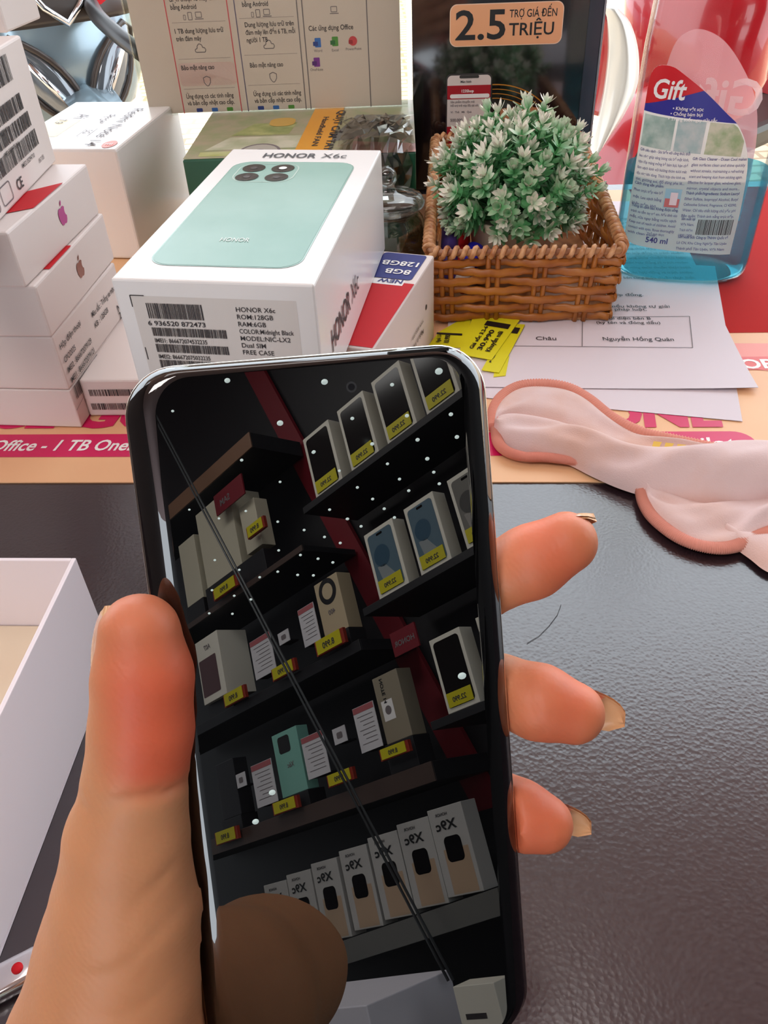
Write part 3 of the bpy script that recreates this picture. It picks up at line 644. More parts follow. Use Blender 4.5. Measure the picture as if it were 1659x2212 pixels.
hel = []; L = 0; turns = 118; N_ = turns * 9
for i in range(N_):
    q, tt = rimat(i / N_ * tot); side = tt.cross(V((0, 0, 1))).normalized(); a = 2 * PI * i * turns / N_
    hel.append(q + (side * math.cos(a) + V((0, 0, 1)) * math.sin(a)) * 0.0028)
b.tube(hel, 0.0017, 6, closed=True); b.build('rim_binding', mat('rim_cane', (168, 104, 58), 0.35, noise=(140, (226, 176, 128))), BK)

# potted plant in the basket
PC = V((0.0960, 0.5400, 0.0036)); pl = empty('potted_plant', PC); tag(pl, 'small artificial plant with white tipped leaves in the wicker basket', 'plant')
b = MB(); b.lathe([(0.001, 0), (0.024, 0), (0.0285, 0.040), (0.0300, 0.042), (0.0300, 0.0465), (0.0275, 0.0465), (0.0265, 0.040), (0.001, 0.039)], n=36); b.build('pot', mat('cream_ceramic', (214, 196, 174), 0.35), pl)
def leaf_mat(name, a, tip):
    m = bpy.data.materials.new(name); m.use_nodes = True; nt = m.node_tree; p_ = nt.nodes['Principled BSDF']
    at = nt.nodes.new('ShaderNodeAttribute'); at.attribute_name = 'tip'; r = nt.nodes.new('ShaderNodeValToRGB')
    r.color_ramp.elements[0].color = (*lin(a), 1); r.color_ramp.elements[1].color = (*lin(tip), 1); r.color_ramp.elements[0].position = 0.1; r.color_ramp.elements[1].position = 0.9
    nt.links.new(at.outputs['Fac'], r.inputs[0]); nt.links.new(r.outputs[0], p_.inputs['Base Color']); p_.inputs['Roughness'].default_value = 0.38
    return m
class Leaves:
    def __init__(s): s.mb = MB(); s.att = []
    def leaf(s, p0, d, nrm, ln, wd, t0, t1):
        d = d.normalized(); sd = d.cross(nrm).normalized(); nn = sd.cross(d)
        prof = [(0, 0.12), (0.3, 0.8), (0.6, 1.0), (0.85, 0.6), (1.0, 0.05)]
        vs = []
        for t, w in prof:
            c = p0 + d * (ln * t) + nn * (0.18 * ln * t * t)
            vs += [c - sd * (wd * w) + nn * (wd * 0.25), c, c + sd * (wd * w) + nn * (wd * 0.25)]; s.att += [t0 + (t1 - t0) * t] * 3
        s.mb.add(vs, [(3 * i + k, 3 * i + k + 1, 3 * i + k + 4, 3 * i + k + 3) for i in range(4) for k in (0, 1)], 0, True)
    def build(s, name, m, par):
        o = s.mb.build(name, m, par); a = o.data.attributes.new('tip', 'FLOAT', 'POINT'); a.data.foreach_set('value', s.att); return o
RP = random.Random(12); LG = Leaves(); LW = Leaves(); ST = MB()
cen = V((0.003, 0.015, 0.052))
for k in range(150):
    u = (k + 0.5) / 150; th = math.acos(1 - 1.22 * u); ph_ = k * 2.39996 + RP.uniform(-.2, .2)
    d = V((math.sin(th) * math.cos(ph_), math.sin(th) * math.sin(ph_), math.cos(th)))
    R_len = RP.uniform(0.049, 0.061)
    base = V((0.003, 0.005, 0.042)); tip = cen + V((d.x * 0.96, d.y * 0.96, d.z * 0.94)) * R_len
    if tip.z < 0.062:
        rr_ = math.hypot(tip.x, tip.y); lim = 0.043
        if rr_ > lim: tip.x *= lim / rr_; tip.y *= lim / rr_
    mid = base.lerp(tip, 0.55) + V((d.x, d.y, 0.5)) * 0.006
    pts = [base, base.lerp(mid, 0.5) + d * 0.002, mid, mid.lerp(tip, 0.5), tip]
    ST.tube(pts, 0.0006, 4, cap=False)
    ax = (tip - mid).normalized(); s1 = ax.orthogonal().normalized(); s2 = ax.cross(s1)
    white = RP.random() < 0.62
    for q_, (frac, nl, ln) in enumerate(((0.30, 4, 0.0100), (0.52, 4, 0.0098), (0.72, 5, 0.0090), (0.88, 5, 0.0082))):
        pp = mid.lerp(tip, (frac - 0.25) / 0.75)
        for j in range(nl):
            a = 2 * PI * j / nl + q_ * 0.8 + RP.uniform(-.3, .3); rad = s1 * math.cos(a) + s2 * math.sin(a)
            LG.leaf(pp, rad * 1.0 + ax * 0.35, ax, ln * RP.uniform(.8, 1.2), 0.0019 * RP.uniform(.8, 1.3), 0.0, RP.choice((0.1, 0.25, 0.6)) if frac < 0.8 else (0.95 if white else 0.5))
    if white:
        for j in range(7):
            a = 2 * PI * j / 7 + RP.uniform(-.2, .2); rad = s1 * math.cos(a) + s2 * math.sin(a)
            LW.leaf(tip, rad * 0.8 + ax * RP.uniform(.5, 1.1), ax, 0.0078 * RP.uniform(.8, 1.2), 0.0013, 0.35, 1.0)
    else:
        for j in range(5):
            a = 2 * PI * j / 5; rad = s1 * math.cos(a) + s2 * math.sin(a)
            LG.leaf(tip, rad * 0.6 + ax, ax, 0.0085, 0.0024, 0.1, 0.7)
ST.build('stems', mat('stem_green', (84, 150, 92), 0.5), pl)
LG.build('green_leaves', leaf_mat('leaf_green', (104, 180, 116), (242, 240, 224)), pl)
LW.build('white_leaves', leaf_mat('leaf_white', (140, 190, 136), (246, 238, 226)), pl)

# pens in the basket
def pen(name, label, p0, p1, r, mats, segs):
    o = empty(name, p0); tag(o, label, 'pen'); d = V(p1) - V(p0)
    for nm, a, b_, rr, m in segs:
        mb = MB(); mb.tube([d * a, d * (a + (b_ - a) * 0.03), d * (a + (b_ - a) * 0.97), d * b_], [r * rr * 0.8, r * rr, r * rr, r * rr * 0.75], 14); mb.build(nm, m, o)
    return o
M_PUR = mat('purple_plastic', (92, 72, 150), 0.3); M_BLUP = mat('blue_plastic', (40, 36, 170), 0.25); M_REDP = mat('red_plastic', (214, 30, 38), 0.3); M_PWH = mat('white_plastic', (232, 226, 222), 0.3)
pen('marker_pen', 'white and purple marker leaning in the left corner of the basket', (0.0512, 0.520, 0.0125), (0.0600, 0.585, 0.0490), 0.0062, None, (('barrel', 0, 0.6, 1, M_PUR), ('cap', 0.6, 1, 1.08, M_PWH)))
pen('pen', 'pen with blue cap lying in the basket in front of the pot', (0.0560, 0.4960, 0.020), (0.0700, 0.520, 0.0350), 0.0058, None, (('barrel', 0, 0.55, 0.8, M_PWH), ('cap', 0.55, 1, 1.05, M_BLUP)))
pen('marker_pen', 'red marker leaning in the basket between purple marker and pot', (0.0600, 0.505, 0.0120), (0.0680, 0.575, 0.0480), 0.0042, None, (('barrel', 0, 0.7, 1, M_REDP), ('cap', 0.7, 1, 1.05, M_REDP)))

# ---------------------------------------------------------------- spray bottle with blue glass cleaner
BT = empty('spray_bottle', (0.2170, 0.5460, 0.0014), math.radians(-14)); tag(BT, 'clear bottle of blue glass cleaner with red and blue label on the contract page', 'bottle')
BA, BB, SE = 0.0455, 0.0275, 2.7
def sect(a, b, z, n=56): 
    o = []
    for k in range(n):
        t_ = 2 * PI * k / n; c_, s_ = math.cos(t_), math.sin(t_)
        o.append(V((a * math.copysign(abs(c_) ** (2 / SE), c_), b * math.copysign(abs(s_) ** (2 / SE), s_), z)))
    return o
prof = [(0.80, 0.0), (0.92, 0.0012), (0.98, 0.005), (1.0, 0.012), (1.0, 0.05), (1.0, 0.10), (0.99, 0.14), (0.955, 0.165), (0.86, 0.195), (0.70, 0.215), (0.48, 0.232), (0.36, 0.245), (0.34, 0.262)]
M_PET = clear_mat('clear_plastic', (250, 250, 247), 0.16, 0.03, 0.6)
b = MB(); b.loft([sect(BA * k, BB * (k if k > 0.7 else k * 1.3), z) for k, z in prof], caps=False); b.poly([v for v in sect(BA * 0.8, BB * 0.8, 0.0)]); b.build('bottle_shell', M_PET, BT)
LQ = clear_mat('blue_cleaner', (186, 232, 240), 0.06, 0.02)
nt = LQ.node_tree; out_ = next(n for n in nt.nodes if n.type == 'OUTPUT_MATERIAL'); src_ = out_.inputs[0].links[0].from_socket
mx_ = nt.nodes.new('ShaderNodeMixShader'); mx_.inputs[0].default_value = 0.16; tl_ = nt.nodes.new('ShaderNodeBsdfTranslucent'); tl_.inputs[0].default_value = (*lin((84, 200, 226)), 1)
nt.links.new(src_, mx_.inputs[1]); nt.links.new(tl_.outputs[0], mx_.inputs[2]); nt.links.new(mx_.outputs[0], out_.inputs[0])
b = MB(); lp = [(0.80, 0.0016), (0.90, 0.0026), (0.965, 0.006), (0.985, 0.012), (0.985, 0.05), (0.985, 0.0700)]
b.loft([sect(BA * k, BB * k, z) for k, z in lp]); b.build('blue_liquid', LQ, BT)
b = MB(); b.lathe([(0.014, 0.2625), (0.0155, 0.2625), (0.0155, 0.285), (0.012, 0.290), (0.001, 0.290)], n=28); b.build('cap', M_PWH, BT)
class CFr:   # frame that follows the bottle's side
    def __init__(s, sgn): s.sgn = sgn
    def p(s, x, y, l=0.0003):
        yy = (BB + 0.0003 + l) * max(0.0, 1 - min(1, abs(x / (BA + 0.0006 + l))) ** SE) ** (1 / SE)
        return V((x, -yy, y)) if s.sgn < 0 else V((x, yy, y))
cf = CFr(-1)
def interp(tab, x):
    for (x0, y0), (x1, y1) in zip(tab[:-1], tab[1:]):
        if x <= x1: return y0 + (y1 - y0) * max(0, (x - x0) / (x1 - x0))
    return tab[-1][1]
def band(p, fr, x0, x1, lo, hi, m, l, n=64):
    xs = [x0 + (x1 - x0) * i / n for i in range(n + 1)]
    for a, b_ in zip(xs[:-1], xs[1:]):
        if hi(b_) - lo(b_) < 1e-5 and hi(a) - lo(a) < 1e-5: continue
        p.mb.quad(fr.p(a, lo(a), l), fr.p(b_, lo(b_), l), fr.p(b_, max(lo(b_), hi(b_)), l), fr.p(a, max(lo(a), hi(a)), l), p.mi(m))
TOP = [(-0.0405, 0.124), (-0.0395, 0.130), (-0.037, 0.1335), (-0.033, 0.1345), (-0.0285, 0.134), (-0.0236, 0.1317), (-0.0085, 0.1219), (0.0073, 0.1094), (0.0145, 0.1035), (0.021, 0.094), (0.0255, 0.082), (0.0275, 0.068), (0.0285, 0.050)]
BOT = [(-0.0405, 0.031), (-0.038, 0.027), (-0.034, 0.0255), (0.022, 0.0225), (0.0285, 0.0225)]
smt = lambda tab: [(q.x, q.y) for q in cr([V((x, z, 0)) for x, z in tab], 60)]
TOP = smt(TOP)
top = lambda x: interp(TOP, x); bot = lambda x: interp(BOT, x)
spl = lambda x: 0.1125 + (x + 0.0405) * 0.30; bl = lambda x: 0.1085 + (x + 0.0405) * -0.08
p = Print(); M_LABEL = mat('white_label', (226, 222, 216), 0.4)
band(p, cf, -0.0405, 0.0285, bot, top, M_LABEL, 0.0003); p.build('back_label', BT)
p = Print()
band(p, cf, -0.0405, 0.0145, lambda x: min(bl(x), top(x)), lambda x: min(top(x), spl(x)), mat('royal_blue_print', (44, 44, 150), 0.35), 0.0005)
band(p, cf, -0.0405, -0.0085, lambda x: min(spl(x), top(x)), top, mat('bright_red_print', (214, 18, 34), 0.35), 0.0006); p.build('label_header', BT)
p = Print()
PHO = [(-0.0395, -0.0215, (150, 180, 172), (196, 214, 206)), (-0.0200, -0.0035, (168, 196, 196), (206, 212, 210)), (-0.0015, 0.0205, (150, 180, 130), (212, 214, 190))]
for x0, x1, ca, cb in PHO: band(p, cf, x0, x1, lambda x: 0.0885 - (x + 0.04) * 0.06, lambda x: min(0.1070 - (x + 0.04) * 0.06, top(x) - 0.001), mat('photo_print_%d' % (ca[0] + int(x1 * 1e4)), ca, 0.4, noise=(130, cb)), 0.0005, 8)
p.build('label_pictures', BT)
p = Print(); N1 = mat('navy_ink', (58, 56, 128), 0.5); N2 = mat('faded_navy_ink', (110, 108, 150), 0.5)
p.text(cf, 'Gift', -0.0375, 0.1168, 0.0150, M_WHITE, 0.02, width=0.0185, l=0.001, shear=0.10)
for k, s_ in enumerate(('• Không vệt sọc', '• Chống bám bụi', '• Trong suốt ngay tức tắc')): p.text(cf, s_, -0.0245 - 0.0008 * k, 0.1110 - 0.0030 * k, 0.0027, M_WHITE, 0.014, l=0.001)
R9 = random.Random(3)
COLS = [(-0.0392, -0.0095, 0.0855, 0.0675, ['Gift siêu sạch - Sóc biển với công thức thổi', 'lau nhẹ giúp sáng bóng các bề mặt kính,', 'tạo lớp màng mỏng bề bám bụi, hạn chế', 'làm sạch kính với hương thơm tươi mát', 'dịu nhẹ khi dùng. Thích hợp cho kính xe,', 'tivi, gương soi, đồ dùng pha lê...']),
        (-0.0075, 0.0245, 0.0835, 0.0655, ['Gift Glass Cleaner - Ocean Cool makes', 'glass surfaces clean and shine quickly', 'without streaks, maintaining a refreshing', 'scent and keeping dust from sticking again.', 'Effective for lacquer glass, windows glass,', 'mirror, crystal objects and more...']),
        (-0.0392, -0.0215, 0.0650, 0.0520, ['Cách dùng sản phẩm:', 'Phun trực tiếp vào bề', 'mặt. Lau sạch bằng', 'khăn mềm, khô.']),
        (-0.0075, 0.0250, 0.0625, 0.0480, ['Thành phần/Ingredients: Sodium Lauryl', 'Ether Sulfate, Isopropyl Alcohol, Butyl', 'Cellosolve Solvent, Fragrance, CI 42090,', 'Water. Chỉ tiêu chất lượng chủ yếu: pH', 'Bảo quản: Tránh ánh nắng trực tiếp.']),
        (-0.0392, -0.0100, 0.0505, 0.0330, ['Thông tin cảnh báo: Không được uống,', 'tránh xa tầm tay trẻ em. Nếu dính vào', 'mắt, rửa ngay bằng nước sạch', 'Keep out of reach of children. Avoid', 'contact with eyes. Rinse thoroughly', 'with clean water.']),
        (-0.0070, 0.0015, 0.0460, 0.0350, ['Sản xuất tại', 'Việt Nam.', 'Trách nhiệm:', '1900 1209']),
        (-0.0070, 0.0245, 0.0340, 0.0262, ['Sản xuất bởi: Công ty TNHH Quốc tế', 'Lô CN, Khu Công Nghiệp Tân Uyên', 'Thành phố Tân Uyên, Việt Nam'])]
for x0, x1, z0, z1, ls in COLS:
    for k, s_ in enumerate(ls):
        z = z0 + (z1 - z0) * k / max(1, len(ls) - 1)
        p.text(cf, s_, x0, z - (x0 + 0.04) * 0.02, 0.0024, N1 if k == 0 else N2, 0.016, width=min(x1 - x0, len(s_) * 0.0011), l=0.0008)
p.text(cf, '540 ml', -0.0270, 0.0288, 0.0052, N1, 0.018, l=0.0009); p.text(cf, 'Thể tích thực', -0.0270, 0.0340, 0.0020, N2, 0.016, l=0.0009)
p.barcode(cf, 0.0035, 0.0360, 0.0225, 0.0100, M_INK, 40, 77, 0.0008)
p.build('label_text', BT)
p = Print(); band(p, cf, -0.0200, -0.0100, lambda x: 0.0525, lambda x: 0.0645, mat('sky_picture_print', (150, 196, 216), 0.4), 0.0005, 6); band(p, cf, -0.0195, -0.0105, lambda x: 0.053, lambda x: 0.0585, mat('salmon_picture_print', (196, 110, 110), 0.4), 0.0008, 6); band(p, cf, -0.0165, -0.0120, lambda x: 0.0545, lambda x: 0.0625, M_PAPER, 0.0010, 4); p.build('label_drawing', BT)
bk = CFr(1); p = Print()
TOPB = [(-0.030, 0.110), (-0.026, 0.134), (-0.020, 0.142), (-0.010, 0.144), (0.004, 0.138), (0.018, 0.124), (0.030, 0.106), (0.036, 0.085), (0.038, 0.060)]
TOPB = smt(TOPB)
band(p, bk, -0.030, 0.038, lambda x: 0.028, lambda x: interp(TOPB, x), mat('pale_rose_label', (232, 172, 180), 0.5), 0.0003)
band(p, bk, -0.030, 0.038, lambda x: 0.028, lambda x: min(0.076, interp(TOPB, x)), mat('pale_blue_label', (196, 214, 226), 0.5), 0.0006); p.build('front_label', BT)
p = Print(); 
class MFr:
    def p(s, x, y, l=0.0003): q = bk.p(-x, y, 0); return V((q.x, q.y - 0.0016 - l, q.z))
p.text(MFr(), 'Gift', -0.034, 0.096, 0.030, mat('pale_print', (240, 212, 216), 0.5), 0.02, width=0.044, l=0.0002); p.build('front_lettering', BT)

# ---------------------------------------------------------------- baby cloth
def pxc(pts, z, n): return cr([onz(x, y, z if not isinstance(z, (list, tuple)) else z[i]) for i, (x, y) in enumerate(pts)], n)
CL = empty('cloth', onz(1300, 1000, 0.0013)); tag(CL, 'crumpled pink and white baby cloth with ribbed pink trim on the right', 'cloth')
c0 = V(CL.location)
def cloth_mat():
    m = bpy.data.materials.new('soft_pink_cotton'); m.use_nodes = True; nt = m.node_tree; p_ = nt.nodes['Principled BSDF']
    tc = nt.nodes.new('ShaderNodeTexCoord'); n = nt.nodes.new('ShaderNodeTexNoise'); n.inputs['Scale'].default_value = 22; n.inputs['Detail'].default_value = 4
    r = nt.nodes.new('ShaderNodeValToRGB'); r.color_ramp.elements[0].position = 0.38; r.color_ramp.elements[1].position = 0.62
    r.color_ramp.elements[0].color = (*lin((222, 182, 168)), 1); r.color_ramp.elements[1].color = (*lin((226, 200, 198)), 1)
    nt.links.new(tc.outputs['Object'], n.inputs[0]); nt.links.new(n.outputs['Fac'], r.inputs[0]); nt.links.new(r.outputs[0], p_.inputs['Base Color']); p_.inputs['Roughness'].default_value = 0.95; p_.inputs['Sheen Weight'].default_value = 0.3
    n2 = nt.nodes.new('ShaderNodeTexNoise'); n2.inputs['Scale'].default_value = 1500; bp = nt.nodes.new('ShaderNodeBump'); bp.inputs['Strength'].default_value = 0.4; bp.inputs['Distance'].default_value = 0.0004
    n3 = nt.nodes.new('ShaderNodeTexNoise'); n3.inputs['Scale'].default_value = 60; b2 = nt.nodes.new('ShaderNodeBump'); b2.inputs['Strength'].default_value = 0.5; b2.inputs['Distance'].default_value = 0.0012
    nt.links.new(tc.outputs['Object'], n2.inputs[0]); nt.links.new(n2.outputs['Fac'], bp.inputs['Height']); nt.links.new(tc.outputs['Object'], n3.inputs[0]); nt.links.new(n3.outputs['Fac'], b2.inputs['Height'])
    nt.links.new(b2.outputs[0], bp.inputs['Normal']); nt.links.new(bp.outputs[0], p_.inputs['Normal'])
    return m
M_CLOTH = cloth_mat()
M_TRIM = mat('salmon_trim', (224, 150, 132), 0.9)
NT = 90
def patch(U, L, H, ns=16, pw=0.75, lift0=0.0, lift1=0.0, wob=0.0):
    vs = []
    for i in range(NT):
        for j in range(ns + 1):
            s = j / ns; q = U[i].lerp(L[i], s); h = H(i / (NT - 1)) if callable(H) else H
            q = q + V((0, 0, h * max(0, math.sin(PI * s)) ** pw + wob * (math.sin(i * 0.23 + s * 5) + 0.7 * math.sin(i * 0.11 - s * 9 + 1) + 0.4 * math.sin(i * 0.41 + s * 14)) * math.sin(PI * s)))
            vs.append(q - c0)
    return vs, [(i * (ns + 1) + j, i * (ns + 1) + j + 1, (i + 1) * (ns + 1) + j + 1, (i + 1) * (ns + 1) + j) for i in range(NT - 1) for j in range(ns)]
OUT1 = pxc([(1066, 925), (1070, 885), (1090, 855), (1125, 836), (1175, 832), (1225, 840), (1270, 865), (1320, 905), (1380, 935), (1450, 952), (1540, 970), (1700, 1000), (1900, 1030)], 0.0038, NT)
FU = pxc([(1068, 925), (1080, 906), (1110, 900), (1152, 905), (1208, 918), (1255, 938), (1310, 960), (1365, 975), (1420, 978), (1500, 975), (1659, 975), (1800, 975), (1900, 980)], 0.0048, NT)
FLW = pxc([(1066, 936), (1080, 956), (1118, 976), (1175, 992), (1226, 1004), (1275, 1028), (1323, 1050), (1368, 1066), (1413, 1078), (1469, 1087), (1530, 1098), (1659, 1088), (1900, 1080)], 0.0016, NT)
b = MB()
vs, fs = patch(OUT1, FU, lambda t: 0.0035 + 0.002 * math.sin(t * 9), 14, 0.9, wob=0.0012); b.add(vs, fs, 0, True)
MID = [FU[i].lerp(FLW[i], 0.42 - 0.25 * min(1, i / NT * 2.2)) + V((0, 0, 0.0005)) for i in range(NT)]
vs, fs = patch(FU, FLW, lambda t: 0.0060 + 0.012 * min(1, t * 1.4), 20, 0.62, wob=0.0016); b.add(vs, fs, 0, True)
LOW = pxc([(1385, 1060), (1392, 1090), (1410, 1120), (1447, 1152), (1488, 1174), (1536, 1186), (1581, 1184), (1622, 1168), (1659, 1153), (1760, 1120), (1900, 1100)], 0.0022, NT)
LU = pxc([(1390, 1052), (1413, 1058), (1440, 1066), (1469, 1074), (1500, 1082), (1530, 1085), (1560, 1082), (1600, 1078), (1659, 1072), (1760, 1066), (1900, 1060)], 0.0030, NT)
vs, fs = patch(LU, LOW, 0.0045, 14, 0.8, wob=0.0015); b.add(vs, fs, 0, True)
T1 = pxc([(1560, 1150), (1590, 1185), (1620, 1208), (1659, 1236), (1720, 1250), (1800, 1230)], 0.0016, NT); T0 = pxc([(1570, 1140), (1600, 1150), (1630, 1150), (1659, 1145), (1720, 1140), (1800, 1130)], 0.0016, NT)
vs, fs = patch(T0, T1, 0.004, 10, 0.7); b.add(vs, fs, 0, True)
b.build('cotton_folds', M_CLOTH, CL)
def trim(path, r0, name):
    m = len(path); n = 480; pts = cr(path, n); rs = [r0 * (1 + 0.13 * math.sin(i * 2.1)) for i in range(n)]
    mb = MB(); mb.tube([q - c0 for q in pts], rs, 10, upv=(0, 0, 1), ry=r0 * 0.75); mb.build(name, M_TRIM, CL)
trim([q + V((0, 0, 0.0006)) for q in OUT1], 0.0037, 'upper_trim'); trim([q + V((0, 0, 0.0008)) for q in LOW], 0.0031, 'lower_trim')
trim(pxc([(1072, 925), (1076, 955), (1095, 975), (1130, 986), (1180, 988), (1265, 998)], 0.0036, 30), 0.0030, 'left_trim')
p = Print(); 
for i in range(4):
    q = onz(1425 + 22 * i, 962 + 3 * i, 0.0098); 
    mb_ = [onz(1412 + 26 * i, 953 + 3 * i, 0.0092), onz(1430 + 26 * i, 955 + 3 * i, 0.0092), onz(1424 + 26 * i, 966 + 2 * i, 0.0090), onz(1408 + 26 * i, 966 + 2 * i, 0.0090)]
    p.mb.poly([v - c0 for v in mb_], p.mi(mat('mustard_print', (226, 184, 80), 0.9)))
p.build('mustard_motif', CL)

def backlit(m, w=0.5):
    nt = m.node_tree; out = next(n for n in nt.nodes if n.type == 'OUTPUT_MATERIAL'); pr = nt.nodes['Principled BSDF']
    tl = nt.nodes.new('ShaderNodeBsdfTranslucent'); mx = nt.nodes.new('ShaderNodeMixShader'); mx.inputs[0].default_value = w; tl.inputs[0].default_value = pr.inputs['Base Color'].default_value
    nt.links.new(pr.outputs[0], mx.inputs[1]); nt.links.new(tl.outputs[0], mx.inputs[2]); nt.links.new(mx.outputs[0], out.inputs[0])
def seethrough(m, w):
    nt = m.node_tree; out = next(n for n in nt.nodes if n.type == 'OUTPUT_MATERIAL'); src = out.inputs[0].links[0].from_socket
    mx = nt.nodes.new('ShaderNodeMixShader'); mx.inputs[0].default_value = w; tr = nt.nodes.new('ShaderNodeBsdfTransparent'); nt.links.new(src, mx.inputs[1]); nt.links.new(tr.outputs[0], mx.inputs[2]); nt.links.new(mx.outputs[0], out.inputs[0])
for n_ in ('pale_rose_label', 'pale_blue_label', 'pale_print', 'white_label', 'beige_leaflet'): backlit(MATS[n_], 0.45)
for n_ in ('pale_rose_label', 'pale_blue_label', 'pale_print'): seethrough(MATS[n_], 0.4)

# ---------------------------------------------------------------- the held phone
PH_C = V((-0.01016148, 0.10114756, 0.10283084)); PH_X = V((0.98225488, 0.17575585, -0.06546163)).normalized(); PH_N = V((0.18359346, -0.8297356, 0.52709797)).normalized()
PH_Y = PH_N.cross(PH_X).normalized(); PH_X = PH_Y.cross(PH_N)
PH_M = Matrix(((PH_X.x, PH_Y.x, PH_N.x, PH_C.x), (PH_X.y, PH_Y.y, PH_N.y, PH_C.y), (PH_X.z, PH_Y.z, PH_N.z, PH_C.z), (0, 0, 0, 1)))
PW, PL_ = 0.0745, 0.162
pho = empty('smartphone', mw=PH_M); tag(pho, 'black smartphone with curved screen held up by the hand, shelves reflected in its dark glass', 'phone')
def rring(dx, dy, w, rc=0.0105, n=10):
    a, b_ = PW / 2 - dx, PL_ / 2 - dy; r = max(0.003, rc - (dx + dy) / 2 * 0.8)
    return [V((x, y, w)) for x, y in rrpts(-a, -b_, a, b_, r, n)]
mm = 0.001
SCR = [(6.4, 2.6, 0), (5.6, 2.1, -0.02), (4.6, 1.7, -0.16), (3.6, 1.3, -0.46), (2.6, 1.0, -0.98), (1.7, 0.7, -1.70), (0.95, 0.45, -2.5), (0.45, 0.25, -3.2)]
M_SCREEN = bpy.data.materials.new('black_screen_glass'); M_SCREEN.use_nodes = True; q_ = M_SCREEN.node_tree.nodes['Principled BSDF']
q_.inputs['Base Color'].default_value = (0.0012, 0.0012, 0.0014, 1); q_.inputs['Roughness'].default_value = 0.0; q_.inputs['IOR'].default_value = 2.0
b = MB(); rings = [rring(dx * mm, dy * mm, w * mm) for dx, dy, w in SCR]; b.loft(rings, caps=False); b.f = [tuple(reversed(f_)) for f_ in b.f]; b.poly(rings[0]); b.build('screen', M_SCREEN, pho)
FRM = [(0.45, 0.25, -3.2), (0.12, 0.1, -3.35), (0, 0, -3.8), (0, 0, -4.6), (0.12, 0.1, -5.0), (0.5, 0.3, -5.2)]
b = MB(); b.loft([rring(dx * mm, dy * mm, w * mm) for dx, dy, w in FRM], caps=False); b.f = [tuple(reversed(f_)) for f_ in b.f]; b.build('metal_frame', mat('pale_gold_frame', (206, 200, 190), 0.16, metal=1.0), pho)
BCK = [(0.5, 0.3, -5.2), (1.2, 0.8, -6.0), (2.4, 1.6, -6.8), (4.2, 3.0, -7.4), (6.5, 5.0, -7.7)]
b = MB(); rings = [rring(dx * mm, dy * mm, w * mm) for dx, dy, w in BCK]; b.loft(rings, caps=False); b.poly(rings[-1]); b.f = [tuple(reversed(f_)) for f_ in b.f]; b.build('back_cover', mat('dark_back_glass', (24, 24, 28), 0.2), pho)
def ph_loc(px, py, w=0.0):
    d = ray(px, py); t_ = ((PH_C + PH_N * w - CAM).dot(PH_N)) / d.dot(PH_N); q = CAM + d * t_ - PH_C; return q.dot(PH_X), q.dot(PH_Y)
hx, hy = ph_loc(759, 836)
b = MB(); b.add([(hx + 0.0011 * math.cos(2 * PI * k / 24), hy + 0.0011 * math.sin(2 * PI * k / 24), 0.00006) for k in range(24)], [tuple(range(24))]); b.add([(hx + 0.0007 * math.cos(2 * PI * k / 24), hy + 0.0007 * math.sin(2 * PI * k / 24), 0.0001) for k in range(24)], [tuple(range(24))], 1)
b.build('front_camera', [mat('camera_ring', (48, 50, 54), 0.3), mat('camera_lens', (14, 14, 20), 0.05)], pho)
b = MB(); hx, hy = ph_loc(905, 757)
b.box((hx - 0.0065, PL_ / 2 - 0.0016, -0.0009), (hx + 0.0065, PL_ / 2 - 0.0008, -0.0003), 0.0002); b.build('earpiece_slit', M_PLASTIC_BLACK, pho)

# ---------------------------------------------------------------- the hand
def smin(a, b_, k):
    h = np.clip(0.5 + 0.5 * (b_ - a) / k, 0, 1); return b_ * (1 - h) + a * h - k * h * (1 - h)
H_LO = np.array([-0.125, -0.215, -0.058]); H_HI = np.array([0.078, 0.052, 0.125]); H_D = 0.00115
H_N = np.ceil((H_HI - H_LO) / H_D).astype(int)
gx, gy, gz = [H_LO[i] + H_D * np.arange(H_N[i]) for i in range(3)]
SDF = np.full(H_N, 0.05, np.float32)
def capsule(p0, r0, p1, r1, k):
    """a tapered limb segment blended into the figure"""
    p0 = np.array(p0); p1 = np.array(p1); m_ = max(r0, r1) + max(k, 0.004) + 0.004
    lo = np.maximum(0, ((np.minimum(p0, p1) - m_ - H_LO) / H_D).astype(int)); hi = np.minimum(H_N, ((np.maximum(p0, p1) + m_ - H_LO) / H_D).astype(int) + 1)
    sl = tuple(slice(a, b_) for a, b_ in zip(lo, hi))
    X, Y, Z = np.meshgrid(gx[sl[0]], gy[sl[1]], gz[sl[2]], indexing='ij')
    d = p1 - p0; L2 = max(d @ d, 1e-12)
    t_ = np.clip(((X - p0[0]) * d[0] + (Y - p0[1]) * d[1] + (Z - p0[2]) * d[2]) / L2, 0, 1)
    dist = np.sqrt((X - p0[0] - t_ * d[0]) ** 2 + (Y - p0[1] - t_ * d[1]) ** 2 + (Z - p0[2] - t_ * d[2]) ** 2) - (r0 + (r1 - r0) * t_)
    SDF[sl] = smin(SDF[sl], dist.astype(np.float32), k)
def chain(pts, k):
    for (a, ra), (b_, rb) in zip(pts[:-1], pts[1:]): capsule(a, ra, b_, rb, k)
WRIST = (-0.068, -0.086, -0.018)
